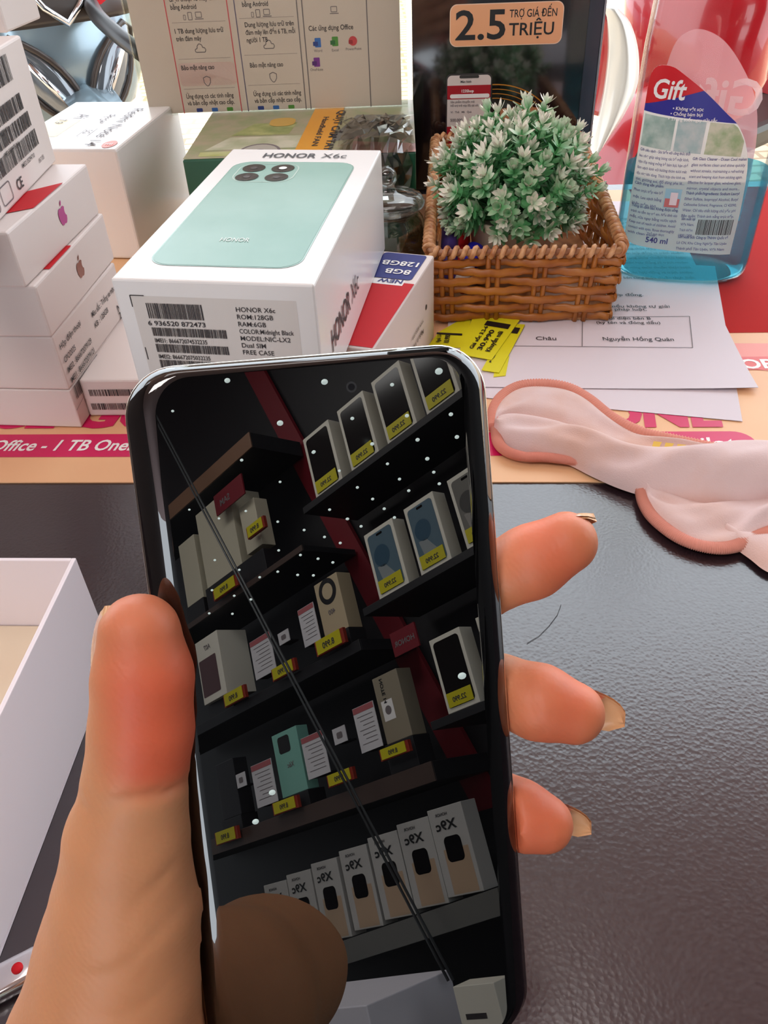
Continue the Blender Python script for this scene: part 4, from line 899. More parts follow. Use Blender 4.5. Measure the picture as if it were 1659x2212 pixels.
FINGERS = {
 'index': [((-0.014, 0.006, -0.0300), .0105), ((0.020, 0.0190, -0.0260), .0088), ((0.0385, 0.0262, -0.0150), .0079), ((0.0475, 0.0305, -0.0105), .0083), ((0.0553, 0.0345, -0.0080), .0072)],
 'middle': [((-0.012, -0.013, -0.0310), .0105), ((0.022, -0.003, -0.0260), .0088), ((0.0385, -0.0000, -0.0135), .0080), ((0.0460, -0.0020, -0.0068), .0085), ((0.0533, -0.0050, -0.0045), .0072)],
 'ring': [((-0.013, -0.032, -0.0310), .0100), ((0.019, -0.0270, -0.0270), .0085), ((0.0350, -0.0285, -0.0140), .0076), ((0.0400, -0.0300, -0.0085), .0080), ((0.0450, -0.0318, -0.0060), .0068)],
 'pinky': [((-0.016, -0.050, -0.0290), .0092), ((0.008, -0.0510, -0.0265), .0076), ((0.0190, -0.0520, -0.0190), .0068), ((0.0255, -0.0530, -0.0175), .0060)]}
for nm, c_ in FINGERS.items():
    chain(c_, 0.0025)
for nm, c_ in FINGERS.items(): capsule(WRIST, 0.0175, c_[0][0], 0.0125, 0.010)
THUMB = [((-0.0388, 0.0300, 0.0052), .0080), ((-0.0393, 0.0215, 0.0052), .0097), ((-0.0410, 0.0105, 0.0046), .0101), ((-0.0436, 0.0000, 0.0034), .0103), ((-0.0470, -0.0130, 0.0016), .0125), ((-0.0496, -0.0285, -0.0010), .0152), ((-0.0540, -0.0470, -0.0050), .0182), ((-0.0610, -0.0655, -0.0090), .0205), (WRIST, .0220)]
chain(THUMB, 0.0012)
capsule((-0.052, -0.040, -0.012), 0.014, (-0.018, -0.012, -0.028), 0.011, 0.010)       # web between thumb and index
capsule((-0.056, -0.072, -0.012), 0.018, (-0.022, -0.055, -0.030), 0.012, 0.012)       # heel of the palm
def w2l(q): q = V(q) - PH_C; return (q.dot(PH_X), q.dot(PH_Y), q.dot(PH_N))
ARM = [(WRIST, .0215), (w2l((-0.064, 0.032, 0.0365)), .0240), (w2l((-0.032, -0.028, 0.047)), .0265), (w2l((-0.005, -0.085, 0.050)), .029)]
chain(ARM, 0.012)
# the phone presses into the flesh
X, Y, Z = np.meshgrid(gx, gy, gz, indexing='ij')
qx = np.maximum(np.abs(X) - (PW / 2 - 0.0030), 0); qy = np.maximum(np.abs(Y) - (PL_ / 2 - 0.003), 0); qz = np.maximum(np.abs(Z + 0.0039) - 0.0012, 0)
SDF = np.maximum(SDF, -(np.sqrt(qx * qx + qy * qy + qz * qz).astype(np.float32) - 0.0032))
# skin creases at the joints
def crease(pt, axis, depth, wdt, rad):
    global SDF
    ax = np.array(V(axis).normalized()); d = (X - pt[0]) * ax[0] + (Y - pt[1]) * ax[1] + (Z - pt[2]) * ax[2]
    rr = (X - pt[0]) ** 2 + (Y - pt[1]) ** 2 + (Z - pt[2]) ** 2
    d = d + 0.0012 * np.sin(300 * (X + Z)) 
    SDF = SDF + (depth * np.exp(-(d / wdt) ** 2) * np.exp(-rr / rad ** 2)).astype(np.float32)
crease((-0.0380, -0.0008, 0.012), (0.25, 1, 0), 0.0016, 0.0010, 0.010)
crease((-0.0520, -0.0015, 0.008), (-0.2, 1, 0), 0.0007, 0.0010, 0.008)
crease((-0.0400, -0.0180, 0.012), (-0.5, 1, 0), 0.0005, 0.0008, 0.012)
crease((-0.0460, -0.0300, 0.014), (-0.4, 1, 0), 0.0005, 0.0009, 0.016)
crease((-0.0500, -0.0420, 0.014), (-0.2, 1, 0), 0.0004, 0.0009, 0.016)
crease((0.0400, 0.0215, -0.010), (0.8, 0.9, 0), 0.0006, 0.0007, 0.008)
crease((0.0425, -0.0015, -0.004), (1, 0.2, 0), 0.0006, 0.0007, 0.010)
def surface_nets(S):
    ins = S < 0
    c = np.zeros(np.array(S.shape) - 1, np.uint8)
    for i in (0, 1):
        for j in (0, 1):
            for k in (0, 1): c += ins[i:S.shape[0] - 1 + i, j:S.shape[1] - 1 + j, k:S.shape[2] - 1 + k]
    act = (c > 0) & (c < 8); idx = np.full(c.shape, -1, np.int64); cells = np.argwhere(act); idx[act] = np.arange(len(cells))
    acc = np.zeros((len(cells), 3)); cnt = np.zeros(len(cells))
    offs = [(0, 0, 0), (1, 0, 0), (0, 1, 0), (1, 1, 0), (0, 0, 1), (1, 0, 1), (0, 1, 1), (1, 1, 1)]
    val = [S[cells[:, 0] + o[0], cells[:, 1] + o[1], cells[:, 2] + o[2]] for o in offs]
    for a in range(8):
        for b2 in range(a + 1, 8):
            if sum(abs(offs[a][i] - offs[b2][i]) for i in range(3)) != 1: continue
            m_ = (val[a] < 0) != (val[b2] < 0); t_ = np.where(m_, val[a] / np.where(m_, val[a] - val[b2], 1), 0)
            pt = np.array(offs[a])[None] + t_[:, None] * (np.array(offs[b2]) - np.array(offs[a]))[None]
            acc[m_] += pt[m_]; cnt[m_] += 1
    vs = H_LO + H_D * (cells + acc / np.maximum(cnt, 1)[:, None]); quads = []
    for ax in range(3):
        u, w_ = (ax + 1) % 3, (ax + 2) % 3
        a = [slice(None)] * 3; a[ax] = slice(0, -1); b2 = [slice(None)] * 3; b2[ax] = slice(1, None)
        chg = np.argwhere(ins[tuple(a)] != ins[tuple(b2)])
        chg = chg[(chg[:, u] > 0) & (chg[:, w_] > 0) & (chg[:, u] < c.shape[u]) & (chg[:, w_] < c.shape[w_])]
        def I(du, dw): q = chg.copy(); q[:, u] -= du; q[:, w_] -= dw; return idx[q[:, 0], q[:, 1], q[:, 2]]
        q4 = np.stack([I(1, 1), I(0, 1), I(0, 0), I(1, 0)], 1); s_in = ins[chg[:, 0], chg[:, 1], chg[:, 2]]
        q4[~s_in] = q4[~s_in][:, ::-1]; quads.append(q4[(q4 >= 0).all(1)])
    return vs, np.concatenate(quads)
hv, hq = surface_nets(SDF)
for it in range(5):     # relax the surface
    s_ = np.zeros_like(hv); n_ = np.zeros(len(hv))
    for a, b2 in ((0, 1), (1, 2), (2, 3), (3, 0)):
        np.add.at(s_, hq[:, a], hv[hq[:, b2]]); np.add.at(n_, hq[:, a], 1); np.add.at(s_, hq[:, b2], hv[hq[:, a]]); np.add.at(n_, hq[:, b2], 1)
    lam = 0.5 if it % 2 == 0 else -0.45
    hv = hv + lam * (s_ / np.maximum(n_, 1)[:, None] - hv)
me = bpy.data.meshes.new('person'); me.from_pydata(hv.tolist(), [], hq.tolist()); me.update(); me.polygons.foreach_set('use_smooth', [True] * len(me.polygons))
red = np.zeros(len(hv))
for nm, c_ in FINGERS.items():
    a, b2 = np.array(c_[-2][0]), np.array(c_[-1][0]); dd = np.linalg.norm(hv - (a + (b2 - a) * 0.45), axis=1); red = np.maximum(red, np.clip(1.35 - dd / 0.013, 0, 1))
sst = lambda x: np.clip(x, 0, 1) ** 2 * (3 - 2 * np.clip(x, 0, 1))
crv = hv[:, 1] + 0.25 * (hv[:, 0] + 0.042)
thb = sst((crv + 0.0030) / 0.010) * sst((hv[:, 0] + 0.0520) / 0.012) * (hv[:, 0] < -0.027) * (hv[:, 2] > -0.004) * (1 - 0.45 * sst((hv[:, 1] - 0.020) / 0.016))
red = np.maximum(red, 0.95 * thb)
at = me.attributes.new('flush_glow', 'FLOAT', 'POINT'); at.data.foreach_set('value', red.astype(np.float32))  # fingertip redness plus backlit glow, both put into the skin colour
M_SKIN = bpy.data.materials.new('skin'); M_SKIN.use_nodes = True; nt = M_SKIN.node_tree; q_ = nt.nodes['Principled BSDF']
a1 = nt.nodes.new('ShaderNodeAttribute'); a1.attribute_name = 'flush_glow'; r1 = nt.nodes.new('ShaderNodeValToRGB')
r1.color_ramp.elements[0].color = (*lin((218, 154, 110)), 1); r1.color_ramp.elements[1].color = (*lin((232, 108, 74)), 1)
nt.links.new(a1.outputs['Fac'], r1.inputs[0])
tc = nt.nodes.new('ShaderNodeTexCoord'); n1 = nt.nodes.new('ShaderNodeTexNoise'); n1.inputs['Scale'].default_value = 90; n1.inputs['Detail'].default_value = 5
mxr = nt.nodes.new('ShaderNodeMixRGB'); mxr.blend_type = 'MULTIPLY'; mxr.inputs[0].default_value = 0.18
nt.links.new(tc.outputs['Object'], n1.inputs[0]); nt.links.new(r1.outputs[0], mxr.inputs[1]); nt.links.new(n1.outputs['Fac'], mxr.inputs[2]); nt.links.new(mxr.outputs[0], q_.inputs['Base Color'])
q_.inputs['Roughness'].default_value = 0.5; q_.inputs['Subsurface Weight'].default_value = 0.25; q_.inputs['Subsurface Radius'].default_value = (1.0, 0.35, 0.2); q_.inputs['Subsurface Scale'].default_value = 0.004
wv = nt.nodes.new('ShaderNodeTexWave'); wv.inputs['Scale'].default_value = 260; wv.inputs['Distortion'].default_value = 6; wv.inputs['Detail'].default_value = 2; wv.bands_direction = 'DIAGONAL'
n3 = nt.nodes.new('ShaderNodeTexVoronoi'); n3.inputs['Scale'].default_value = 900
b1 = nt.nodes.new('ShaderNodeBump'); b1.inputs['Strength'].default_value = 0.07; b1.inputs['Distance'].default_value = 0.0003
b2_ = nt.nodes.new('ShaderNodeBump'); b2_.inputs['Strength'].default_value = 0.12; b2_.inputs['Distance'].default_value = 0.0003
nt.links.new(tc.outputs['Object'], wv.inputs[0]); nt.links.new(tc.outputs['Object'], n3.inputs['Vector']); nt.links.new(wv.outputs['Fac'], b1.inputs['Height']); nt.links.new(n3.outputs['Distance'], b2_.inputs['Height']); nt.links.new(b1.outputs[0], b2_.inputs['Normal']); nt.links.new(b2_.outputs[0], q_.inputs['Normal'])
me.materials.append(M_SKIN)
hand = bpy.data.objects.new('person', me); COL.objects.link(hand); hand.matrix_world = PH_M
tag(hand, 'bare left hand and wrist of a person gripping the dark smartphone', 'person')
M_NAIL = mat('fingernail', (238, 178, 146), 0.18, coat=0.4, sss=(0.4, (1, .5, .3), 0.002)); M_TIPN = mat('nail_tip', (236, 184, 136), 0.25)
def nail(base, d, up, ln, wd, curve=0.55, free=0.3):
    """curved plate from base along d; up is its outer normal"""
    d = V(d).normalized(); up = V(up); up = (up - d * up.dot(d)).normalized(); sd = d.cross(up); base = V(base); mb = MB(); n, m_ = 10, 10; vs = []
    for layer in (0, 1):
        for j in range(m_ + 1):
            t_ = j / m_; wj = wd * (math.sqrt(max(0, 1 - max(0, (t_ - 0.6) / 0.4) ** 2.2)) if t_ > 0.6 else (0.86 + 0.14 * min(1, t_ / 0.3)))
            for i in range(n + 1):
                s_ = -1 + 2 * i / n; a = s_ * 1.05
                vs.append(base + d * ln * t_ + sd * (wj * math.sin(a) / math.sin(1.05)) + up * ((math.cos(a) - 1) * wd * curve - 0.25 * ln * (t_ - 0.3) ** 2 - (0.0006 if layer else 0)))
    k = (n + 1) * (m_ + 1); fs = []; mi = []
    for j in range(m_):
        for i in range(n):
            a = j * (n + 1) + i; f_ = 1 if j / m_ >= 1 - free else 0
            mb.f.append((a, a + 1, a + n + 2, a + n + 1)); mb.m.append(f_); mb.sm.append(True)
            mb.f.append((k + a, k + a + n + 1, k + a + n + 2, k + a + 1)); mb.m.append(f_); mb.sm.append(True)
    for i in range(n): a = m_ * (n + 1) + i; mb.f.append((a, a + 1, k + a + 1, k + a)); mb.m.append(1); mb.sm.append(False)
    mb.v = [tuple(v) for v in vs]; mb.build('fingernail', [M_NAIL, M_TIPN], hand)
nail((-0.0487, 0.0185, 0.0066), (0.12, 1, 0), (-1, 0.1, 0.42), 0.0185, 0.0066, curve=0.45, free=0.12)
nail((0.0472, 0.0374, -0.0140), (0.88, 0.28, 0.26), (-0.35, 0.8, -0.50), 0.0165, 0.0056, free=0.25)
nail((0.0500, -0.0008, -0.0108), (0.88, -0.42, 0.06), (0.20, 0.50, -0.80), 0.0198, 0.0056, curve=0.4, free=0.42)
nail((0.0425, -0.0285, -0.0124), (0.86, -0.40, 0.10), (0.25, 0.50, -0.80), 0.0178, 0.0050, curve=0.4, free=0.42)

# ---------------------------------------------------------------- shop shelves behind the viewer, seen mirrored in the phone glass
VC = V((-0.0603, 0.2724, 0.0785)); HD = V((0.42238, 0.90642, 0)).normalized(); NW = V((-HD.y, HD.x, 0)); KS = 0.846
def W(s, z, off=0.0):
    q = V((0.6, -1.7, 0)) + HD * s + V((0, 0, z)) + NW * off; return VC + (q - VC) * KS
SH_YAW = math.atan2(-HD.y, -HD.x)
light('shelf_fill_light', 'AREA', W(0.35, 2.15, 1.0), 5.5, (1.0, 0.98, 0.95), target=W(0.15, 0.75, 0), shape='RECTANGLE', size=0.6, size_y=0.25, spread=math.radians(95))  # unseen area lamp added to brighten the mirrored shelves
light('shelf_fill_light', 'AREA', W(-0.65, 2.15, 1.0), 5.5, (1.0, 0.98, 0.95), target=W(-0.35, 0.55, 0), shape='RECTANGLE', size=0.6, size_y=0.25, spread=math.radians(95))  # second added fill lamp, for the other half of the shelves
light('counter_fill_light', 'AREA', W(-0.1, 1.2, 1.5), 4.5, (1.0, 0.98, 0.95), target=W(-0.1, -0.1, 0.1), shape='RECTANGLE', size=0.4, size_y=0.2, spread=math.radians(95))  # added fill for the lower cartons and white box in the mirror
M_DARKWALL = mat('black_shelf_laminate', (26, 26, 30), 0.5); M_SHELFEDGE = mat('brown_shelf_edge', (74, 58, 52), 0.45); M_DKRED = mat('dark_red_panel', (120, 12, 30), 0.5)
wb = empty('wall_back', W(2.6, 0, -0.22), SH_YAW); wb['kind'] = 'structure'
b = MB(); b.box((0, 0, W(0, -0.9).z), (4.6, 0.05, 2.04)); b.build('wall_panel', M_DARKWALL, wb)
def shelf(name, label, s0, s1, z, th, m, d0=-0.19, d1=0.015):
    o = empty(name, W(s1, z, d1), SH_YAW); tag(o, label, 'shelf')
    w, d, h = (s1 - s0) * KS, (d1 - d0) * KS, th * KS
    b = MB(); b.box((0, 0.004, -h), (w, d, 0), 0.001); b.build('board', M_DARKWALL, o)
    b = MB(); b.box((0, 0, -h), (w, 0.004, 0), 0.0008); b.build('front_edge', m, o)
shelf('display_shelf', 'dark shelf under the row of boxed phones with black screens', -0.08, 0.95, 1.022, 0.020, M_DARKWALL)
shelf('display_shelf', 'dark shelf under the boxed phones with blue and grey screens', 0.06, 0.95, 0.660, 0.020, M_DARKWALL)
shelf('display_shelf', 'dark shelf under the two boxed phones nearest the fingertips', 0.19, 0.95, 0.330, 0.020, M_DARKWALL)
shelf('display_shelf', 'brown edged shelf carrying the mint and beige boxes', -1.15, 0.16, 0.248, 0.045, M_SHELFEDGE)
shelf('display_shelf', 'dark shelf carrying the box with the black ring', -1.15, 0.02, 0.594, 0.030, M_DARKWALL)
shelf('display_shelf', 'thin brown shelf board below the tall white boxes', -1.15, -0.12, 0.925, 0.018, M_SHELFEDGE)
shelf('display_shelf', 'broad brown shelf board above the tall white boxes', -1.15, -0.25, 1.375, 0.055, mat('light_brown_edge', (132, 98, 76), 0.4))
def flat_text(p, f, t, cx, z, size, m, bold=0.02, width=None): p.text(f, t, cx, z, size, m, bold, align='c', width=width, l=0.0008)
def shelf_box(name, label, s0, s1, z0, z1, depth, m, group, deco=None, off=0.0):
    w, h, d = (s1 - s0) * KS, (z1 - z0) * KS, depth * KS
    o = empty(name, W(s1, z0, off), SH_YAW); tag(o, label, 'box', group)
    b = MB(); b.box((0, 0, 0), (w, d, h), 0.001); b.build('carton', m, o)
    if deco: deco(o, Fr((0, 0, 0), (1, 0, 0), (0, 0, 1)), w, h)
    return o
M_SW = mat('warm_white_card', (232, 228, 214), 0.5); M_SSCR = mat('dark_phone_picture', (26, 24, 24), 0.12); M_TAGY = mat('yellow_tag_paper', (206, 196, 20), 0.5)
def iphone(scr):
    def f_(o, f, w, h):
        p = Print(); p.rrect(f, w * 0.09, h * 0.06, w * 0.91, h * 0.94, 0.008, scr[0], 0.0004)
        if len(scr) > 1:
            p.disc(f, w * 0.58, h * 0.58, w * 0.26, scr[1], 0.0006); p.poly(f, [(w * .3, h * .25), (w * .72, h * .22), (w * .80, h * .45), (w * .55, h * .45)], scr[2], 0.0006); p.rrect(f, w * .4, h * .88, w * .6, h * .915, 0.002, M_SSCR, 0.0007)
        p.build('phone_picture', o)
        b = MB(); b.box((w * 0.13, -0.0025, h * 0.065), (w * 0.90, -0.0008, h * 0.25), 0.0003); b.build('price_tag', M_TAGY, o)
        p = Print(); fl = Fr((0, -0.0026, 0), (1, 0, 0), (0, 0, 1)); p.text(fl, '22.990', w * 0.52, h * 0.12, h * 0.09, M_INK, 0.02, align='c'); p.build('tag_text', o)
    return f_
BLK = (M_SSCR,); BLU = (mat('steel_blue_picture', (92, 116, 130), 0.3), mat('deep_blue_picture', (58, 88, 108), 0.3), mat('pale_grey_picture', (146, 154, 156), 0.3)); GRY = (mat('grey_screen_picture', (120, 118, 112), 0.3), mat('dark_grey_picture', (74, 72, 70), 0.3), mat('mid_grey_picture', (150, 146, 140), 0.3))
G1 = 'boxed phones on the top shelf'; G2 = 'boxed phones on the middle shelf'; G3 = 'boxed phones on the lower shelf'
for s0, s1, lb in ((-0.031, 0.0895, 'boxed black screen phone nearest the red post, top row of the reflection'), (0.131, 0.2445, 'second boxed black screen phone along the reflected top shelf'), (0.281, 0.393, 'third boxed black screen phone along the reflected top shelf'), (0.430, 0.545, 'fourth boxed black screen phone, cut by the top of the glass'), (0.585, 0.700, 'boxed black screen phone furthest right in the reflected top row')):
    shelf_box('boxed_phone', lb, s0, s1, 1.0245, 1.222, 0.045, M_SW, G1, iphone(BLK))
for s0, s1, lb, scr in ((0.114, 0.2265, 'boxed phone with blue picture beside the red post, middle row of the reflection', BLU), (0.2715, 0.377, 'boxed phone with blue picture, centre of the reflected middle row', BLU), (0.428, 0.533, 'boxed phone with grey picture at the right of the reflected middle row', GRY), (0.590, 0.700, 'boxed phone with grey picture beyond the glass edge, middle row', GRY)):
    shelf_box('boxed_phone', lb, s0, s1, 0.663, 0.845, 0.045, M_SW, G2, iphone(scr))
for s0, s1, lb in ((0.2385, 0.3395, 'boxed black screen phone alone beside the reflected middle finger'), (0.392, 0.500, 'boxed black screen phone half hidden at the right edge of the reflected lower row')):
    shelf_box('boxed_phone', lb, s0, s1, 0.333, 0.510, 0.045, M_SW, G3, iphone(BLK))
# left unit
M_BEIGE = mat('beige_card', (196, 178, 146), 0.5); M_OLIVE = mat('taupe_card', (150, 140, 120), 0.5); M_MINTC = mat('mint_card', (132, 190, 176), 0.4)
def d_ring(o, f, w, h):
    p = Print(); p.disc(f, w * 0.5, h * 0.77, w * 0.36, M_BLACK, 0.0004, n=36); p.disc(f, w * 0.5, h * 0.77, w * 0.22, M_BEIGE, 0.0006, n=36); p.build('camera_picture', o)
    p = Print(); flat_text(p, f, '400', w * 0.5, h * 0.36, h * 0.12, M_INKS); p.build('lettering', o)
def d_mint(o, f, w, h):
    p = Print(); p.rrect(f, w * .34, h * .66, w * .80, h * .93, 0.008, M_BLACK, 0.0004); p.build('camera_picture', o)
    p = Print(); flat_text(p, f, 'X6c', w * 0.45, h * 0.42, h * 0.11, M_INKS); p.build('lettering', o)
def d_beige(o, f, w, h):
    p = Print(); p.text(Fr(f.p(w * .62, h * .95), (0, 0, -1), (1, 0, 0)), 'NOTE 14', 0, 0, w * 0.17, M_BLACK, 0.02); p.build('lettering', o)
    p = Print(); p.rect(f, w * .42, h * .32, w * .86, h * .62, M_WHITE, 0.0004); p.disc(f, w * .64, h * .47, w * .12, M_INKS, 0.0006); p.build('sticker', o)
def d_white(o, f, w, h):
    p = Print(); p.rrect(f, w * .20, h * .10, w * .95, h * .68, 0.004, mat('plum_picture', (92, 62, 66), 0.4), 0.0004); p.build('phone_picture', o)
    p = Print(); flat_text(p, f, 'A07', w * 0.5, h * 0.80, h * 0.11, M_INKS); p.build('lettering', o)
GL_ = 'cartons on the left shelves'
shelf_box('phone_box', 'beige box with a big black ring camera, reflected mid left', -0.123, -0.021, 0.642, 0.800, 0.05, M_BEIGE, GL_, d_ring)
shelf_box('phone_box', 'white box with a plum coloured phone picture, far left in the reflection', -0.735, -0.600, 0.640, 0.845, 0.11, M_SW, GL_, d_white, 0.02)
shelf_box('phone_box', 'mint green box with dark camera square, reflected low left', -0.445, -0.325, 0.289, 0.463, 0.04, M_MINTC, GL_, d_mint)
shelf_box('phone_box', 'taupe box with white square sticker beside the red post, reflected low', 0.017, 0.110, 0.3205, 0.486, 0.05, M_OLIVE, GL_, d_beige)
shelf_box('phone_box', 'tall plain white box on the upper left reflected shelf', -0.640, -0.430, 1.000, 1.270, 0.12, mat('ivory_card', (206, 200, 178), 0.5), 'tall white cartons on the upper shelf', None, 0.0)
shelf_box('phone_box', 'narrow plain white box left of the tall one, upper left of the reflection', -0.775, -0.670, 0.985, 1.215, 0.12, mat('ivory_card', (0, 0, 0)), 'tall white cartons on the upper shelf', None, 0.0)
shelf_box('phone_box', 'small pale box right of the tall white one on the upper reflected shelf', -0.395, -0.310, 1.015, 1.175, 0.05, mat('ivory_card', (0, 0, 0)), 'tall white cartons on the upper shelf', None, 0.0)
shelf_box('phone_box', 'black box with a thin rim at the far lower left of the reflected shelf', -0.760, -0.660, 0.290, 0.455, 0.05, mat('charcoal_card', (40, 40, 44), 0.3), GL_)
# boxes need a footing: low dark risers
def riser(s0, s1, z0, z1, label):
    o = empty('display_riser', W(s1, z0, 0.006), SH_YAW); tag(o, label, 'display stand'); b = MB(); b.box((0, 0, 0), ((s1 - s0) * KS, 0.05, (z1 - z0) * KS), 0.001); b.build('block', M_DARKWALL, o)
riser(-0.128, -0.018, 0.5945, 0.641, 'low dark stand under the beige box with black ring')
riser(-0.740, -0.595, 0.5945, 0.639, 'low dark stand under the white box with plum picture')
riser(-0.450, -0.320, 0.2485, 0.288, 'low dark stand under the mint green box'); riser(0.012, 0.114, 0.2485, 0.3195, 'low dark stand under the taupe box')
riser(-0.645, -0.305, 0.9255, 0.999, 'long dark stand under the tall plain white box'); riser(-0.780, -0.665, 0.9255, 0.984, 'low dark stand under the narrow plain white box')
riser(-0.765, -0.655, 0.2485, 0.289, 'low dark stand under the black box')
# info sheets
def info(s0, s1, z0, z1, lb, head=True, group='information sheets on the shelves'):
    w, h = (s1 - s0) * KS, (z1 - z0) * KS
    o = empty('info_sheet', W(s1, z0, 0.012), SH_YAW); tag(o, lb, 'sheet', group)
    b = MB(); b.box((0, 0, 0), (w, 0.002, h), 0.0004); b.build('card', mat('grey_white_sheet', (214, 212, 216), 0.5), o)
    b = MB(); b.box((w * 0.1, 0.002, -0.0), (w * 0.9, 0.03, 0.004)); b.build('foot', M_DARKWALL, o)
    f = Fr((0, 0, 0), (1, 0, 0), (0, 0, 1)); p = Print()
    if head:
        p.rect(f, 0.001, h * 0.86, w - 0.001, h - 0.001, mat('dusty_red_print', (176, 96, 100), 0.5), 0.0004); p.build('header_band', o)
        p = Print()
        for k in range(7): p.rect(f, w * 0.12, h * (0.76 - 0.1 * k), w * (0.85 - 0.1 * (k % 3)), h * (0.775 - 0.1 * k), M_INKS, 0.0004)
    else: p.rrect(f, w * .28, h * .3, w * .72, h * .7, 0.004, M_INKS, 0.0004)
    p.build('printed_lines', o)
info(-0.201, -0.128, 0.646, 0.755, 'grey info sheet beside the beige box with black ring', True)
info(-0.452, -0.345, 0.632, 0.749, 'grey info sheet between the plum picture box and the small card', True)
info(-0.310, -0.258, 0.690, 0.725, 'small pale card alone on the reflected middle left shelf', False)
info(-0.556, -0.452, 0.286, 0.405, 'grey info sheet touching the mint green box on its left', True)
info(-0.300, -0.203, 0.308, 0.419, 'grey info sheet right of the mint green box', True)
info(-0.163, -0.110, 0.366, 0.407, 'small white card beside the thin cables, reflected low', False)
info(-0.068, 0.014, 0.321, 0.434, 'grey info sheet left of the taupe box', True)
info(-0.640, -0.590, 0.36, 0.40, 'small white card right of the black box, far lower left', False)
def stag(s0, s1, z0, z1, lb):
    w, h = (s1 - s0) * KS, (z1 - z0) * KS
    o = empty('price_tag', W(s1, z0, 0.034), SH_YAW); tag(o, lb, 'price tag', 'yellow price tags on the shelf edges')
    b = MB(); b.box((0, 0, 0), (w, 0.0015, h), 0.0003); b.build('tag_paper', M_TAGY, o)
    b = MB(); b.box((-w * 0.12, 0.0016, -0.002), (w * 1.06, 0.010, h * 0.99)); b.build('red_holder', mat('rust_holder', (150, 46, 30), 0.5), o)
    p = Print(); p.text(Fr((0, 0, 0), (1, 0, 0), (0, 0, 1)), '8.990', w / 2, h * 0.25, h * 0.6, M_INK, 0.02, align='c', l=0.0006); p.build('tag_text', o)
stag(-0.128, -0.024, 0.600, 0.638, 'yellow tag below the beige box with black ring'); stag(-0.340, -0.244, 0.598, 0.630, 'yellow tag below the small pale card'); stag(-0.60, -0.50, 0.598, 0.634, 'yellow tag below the plum picture box')
stag(-0.450, -0.350, 0.251, 0.281, 'yellow tag below the mint green box'); stag(-0.194, -0.104, 0.270, 0.298, 'yellow tag below the small white card by the cables'); stag(0.022, 0.110, 0.285, 0.310, 'yellow tag below the taupe box'); stag(-0.765, -0.660, 0.226, 0.260, 'yellow tag at the far lower left of the reflected shelf')
stag(-0.56, -0.44, 0.930, 0.965, 'yellow tag below the tall plain white box'); stag(-0.33, -0.25, 1.040, 1.075, 'yellow tag beside the small pale box')
# row of identical phone cartons on the sloping ledge
def d_x9(o, f, w, h):
    p = Print(); p.rrect(f, w * .25, h * .37, w * .73, h * .66, 0.010, mat('camera_black', (14, 14, 16), 0.2), 0.0004); p.build('camera_picture', o)
    p = Print(); p.rect(f, w * .10, h * .02, w * .80, h * .52, mat('tan_phone_picture', (176, 150, 124), 0.4), 0.0002); p.build('phone_picture', o)
    p = Print(); flat_text(p, f, 'X9c', w * .55, h * .74, h * .15, M_BLACK, 0.03, w * 0.6); flat_text(p, f, 'HONOR', w * .62, h * .90, h * .05, M_INK, 0.02, w * 0.35); p.build('lettering', o)
cams_s = [0.149, 0.037, -0.077, -0.197, -0.322, -0.44, -0.555]
LBX = ['white carton with dark camera square, first from the red post in the lower row', 'second white camera square carton of the lower row, crossed by the cables', 'third white camera square carton of the reflected lower row', 'fourth white camera square carton of the reflected lower row', 'fifth white camera square carton of the lower row, above the arm', 'sixth white camera square carton, partly behind the reflected arm', 'seventh white camera square carton, mostly behind the reflected arm']
for s_, lb in zip(cams_s, LBX):
    z0 = 0.054 + (s_ + 0.055 - 0.149) * 0.09 - 0.1005; shelf_box('phone_carton', lb, s_ - 0.0555, s_ + 0.055, z0, z0 + 0.188, 0.05, mat('grey_white_card', (176, 174, 170), 0.5), 'cartons in the lower row', d_x9, 0.0)
o = empty('display_ledge', W(0.26, 0, 0.02), SH_YAW); tag(o, 'long grey ledge under the row of camera square cartons', 'shelf')
def zs(s, dz): return W(s, 0.054 + (s - 0.149) * 0.09 - 0.1025 + dz).z - W(0, 0).z
b = MB(); x1 = (0.26 + 0.72) * KS; za, zb = zs(0.26, 0), zs(-0.72, 0); zc, zd = zs(0.26, -0.052), zs(-0.72, -0.052)
b.add([(0, 0, zc), (x1, 0, zd), (x1, 0, zb), (0, 0, za), (0, 0.2, zc), (x1, 0.2, zd), (x1, 0.2, zb), (0, 0.2, za)], [(0, 1, 2, 3), (5, 4, 7, 6), (3, 2, 6, 7), (1, 0, 4, 5), (0, 3, 7, 4), (2, 1, 5, 6)]); b.build('board', mat('mid_grey_laminate', (96, 96, 92), 0.5), o)
o = empty('counter_box', W(0.13, -0.42, 0.32), SH_YAW); tag(o, 'big white box with two small dark holes, bottom of the reflection', 'box'); b = MB(); b.box((0, 0, 0), (0.42, 0.20, 0.215), 0.002); b.build('carton', mat('cool_white_card', (226, 224, 234), 0.5), o)
p = Print(); f = Fr((0, 0, 0), (1, 0, 0), (0, 0, 1)); p.disc(f, 0.075, 0.175, 0.006, M_BLACK); p.disc(f, 0.175, 0.150, 0.006, M_BLACK); p.build('holes', o)
o = empty('display_counter', W(0.60, -0.422, 0.36), SH_YAW); tag(o, 'low dark counter under the big white box with holes', 'counter'); b = MB(); b.box((0, 0.0, -0.35), (1.2, 0.38, -0.001), 0.002); b.build('body', M_DARKWALL, o)
o = shelf_box('phone_box', 'pale box with dark printing at the bottom right of the reflection', 0.245, 0.35, -0.42, -0.175, 0.05, M_SW, None, lambda o, f, w, h: None, 0.2)
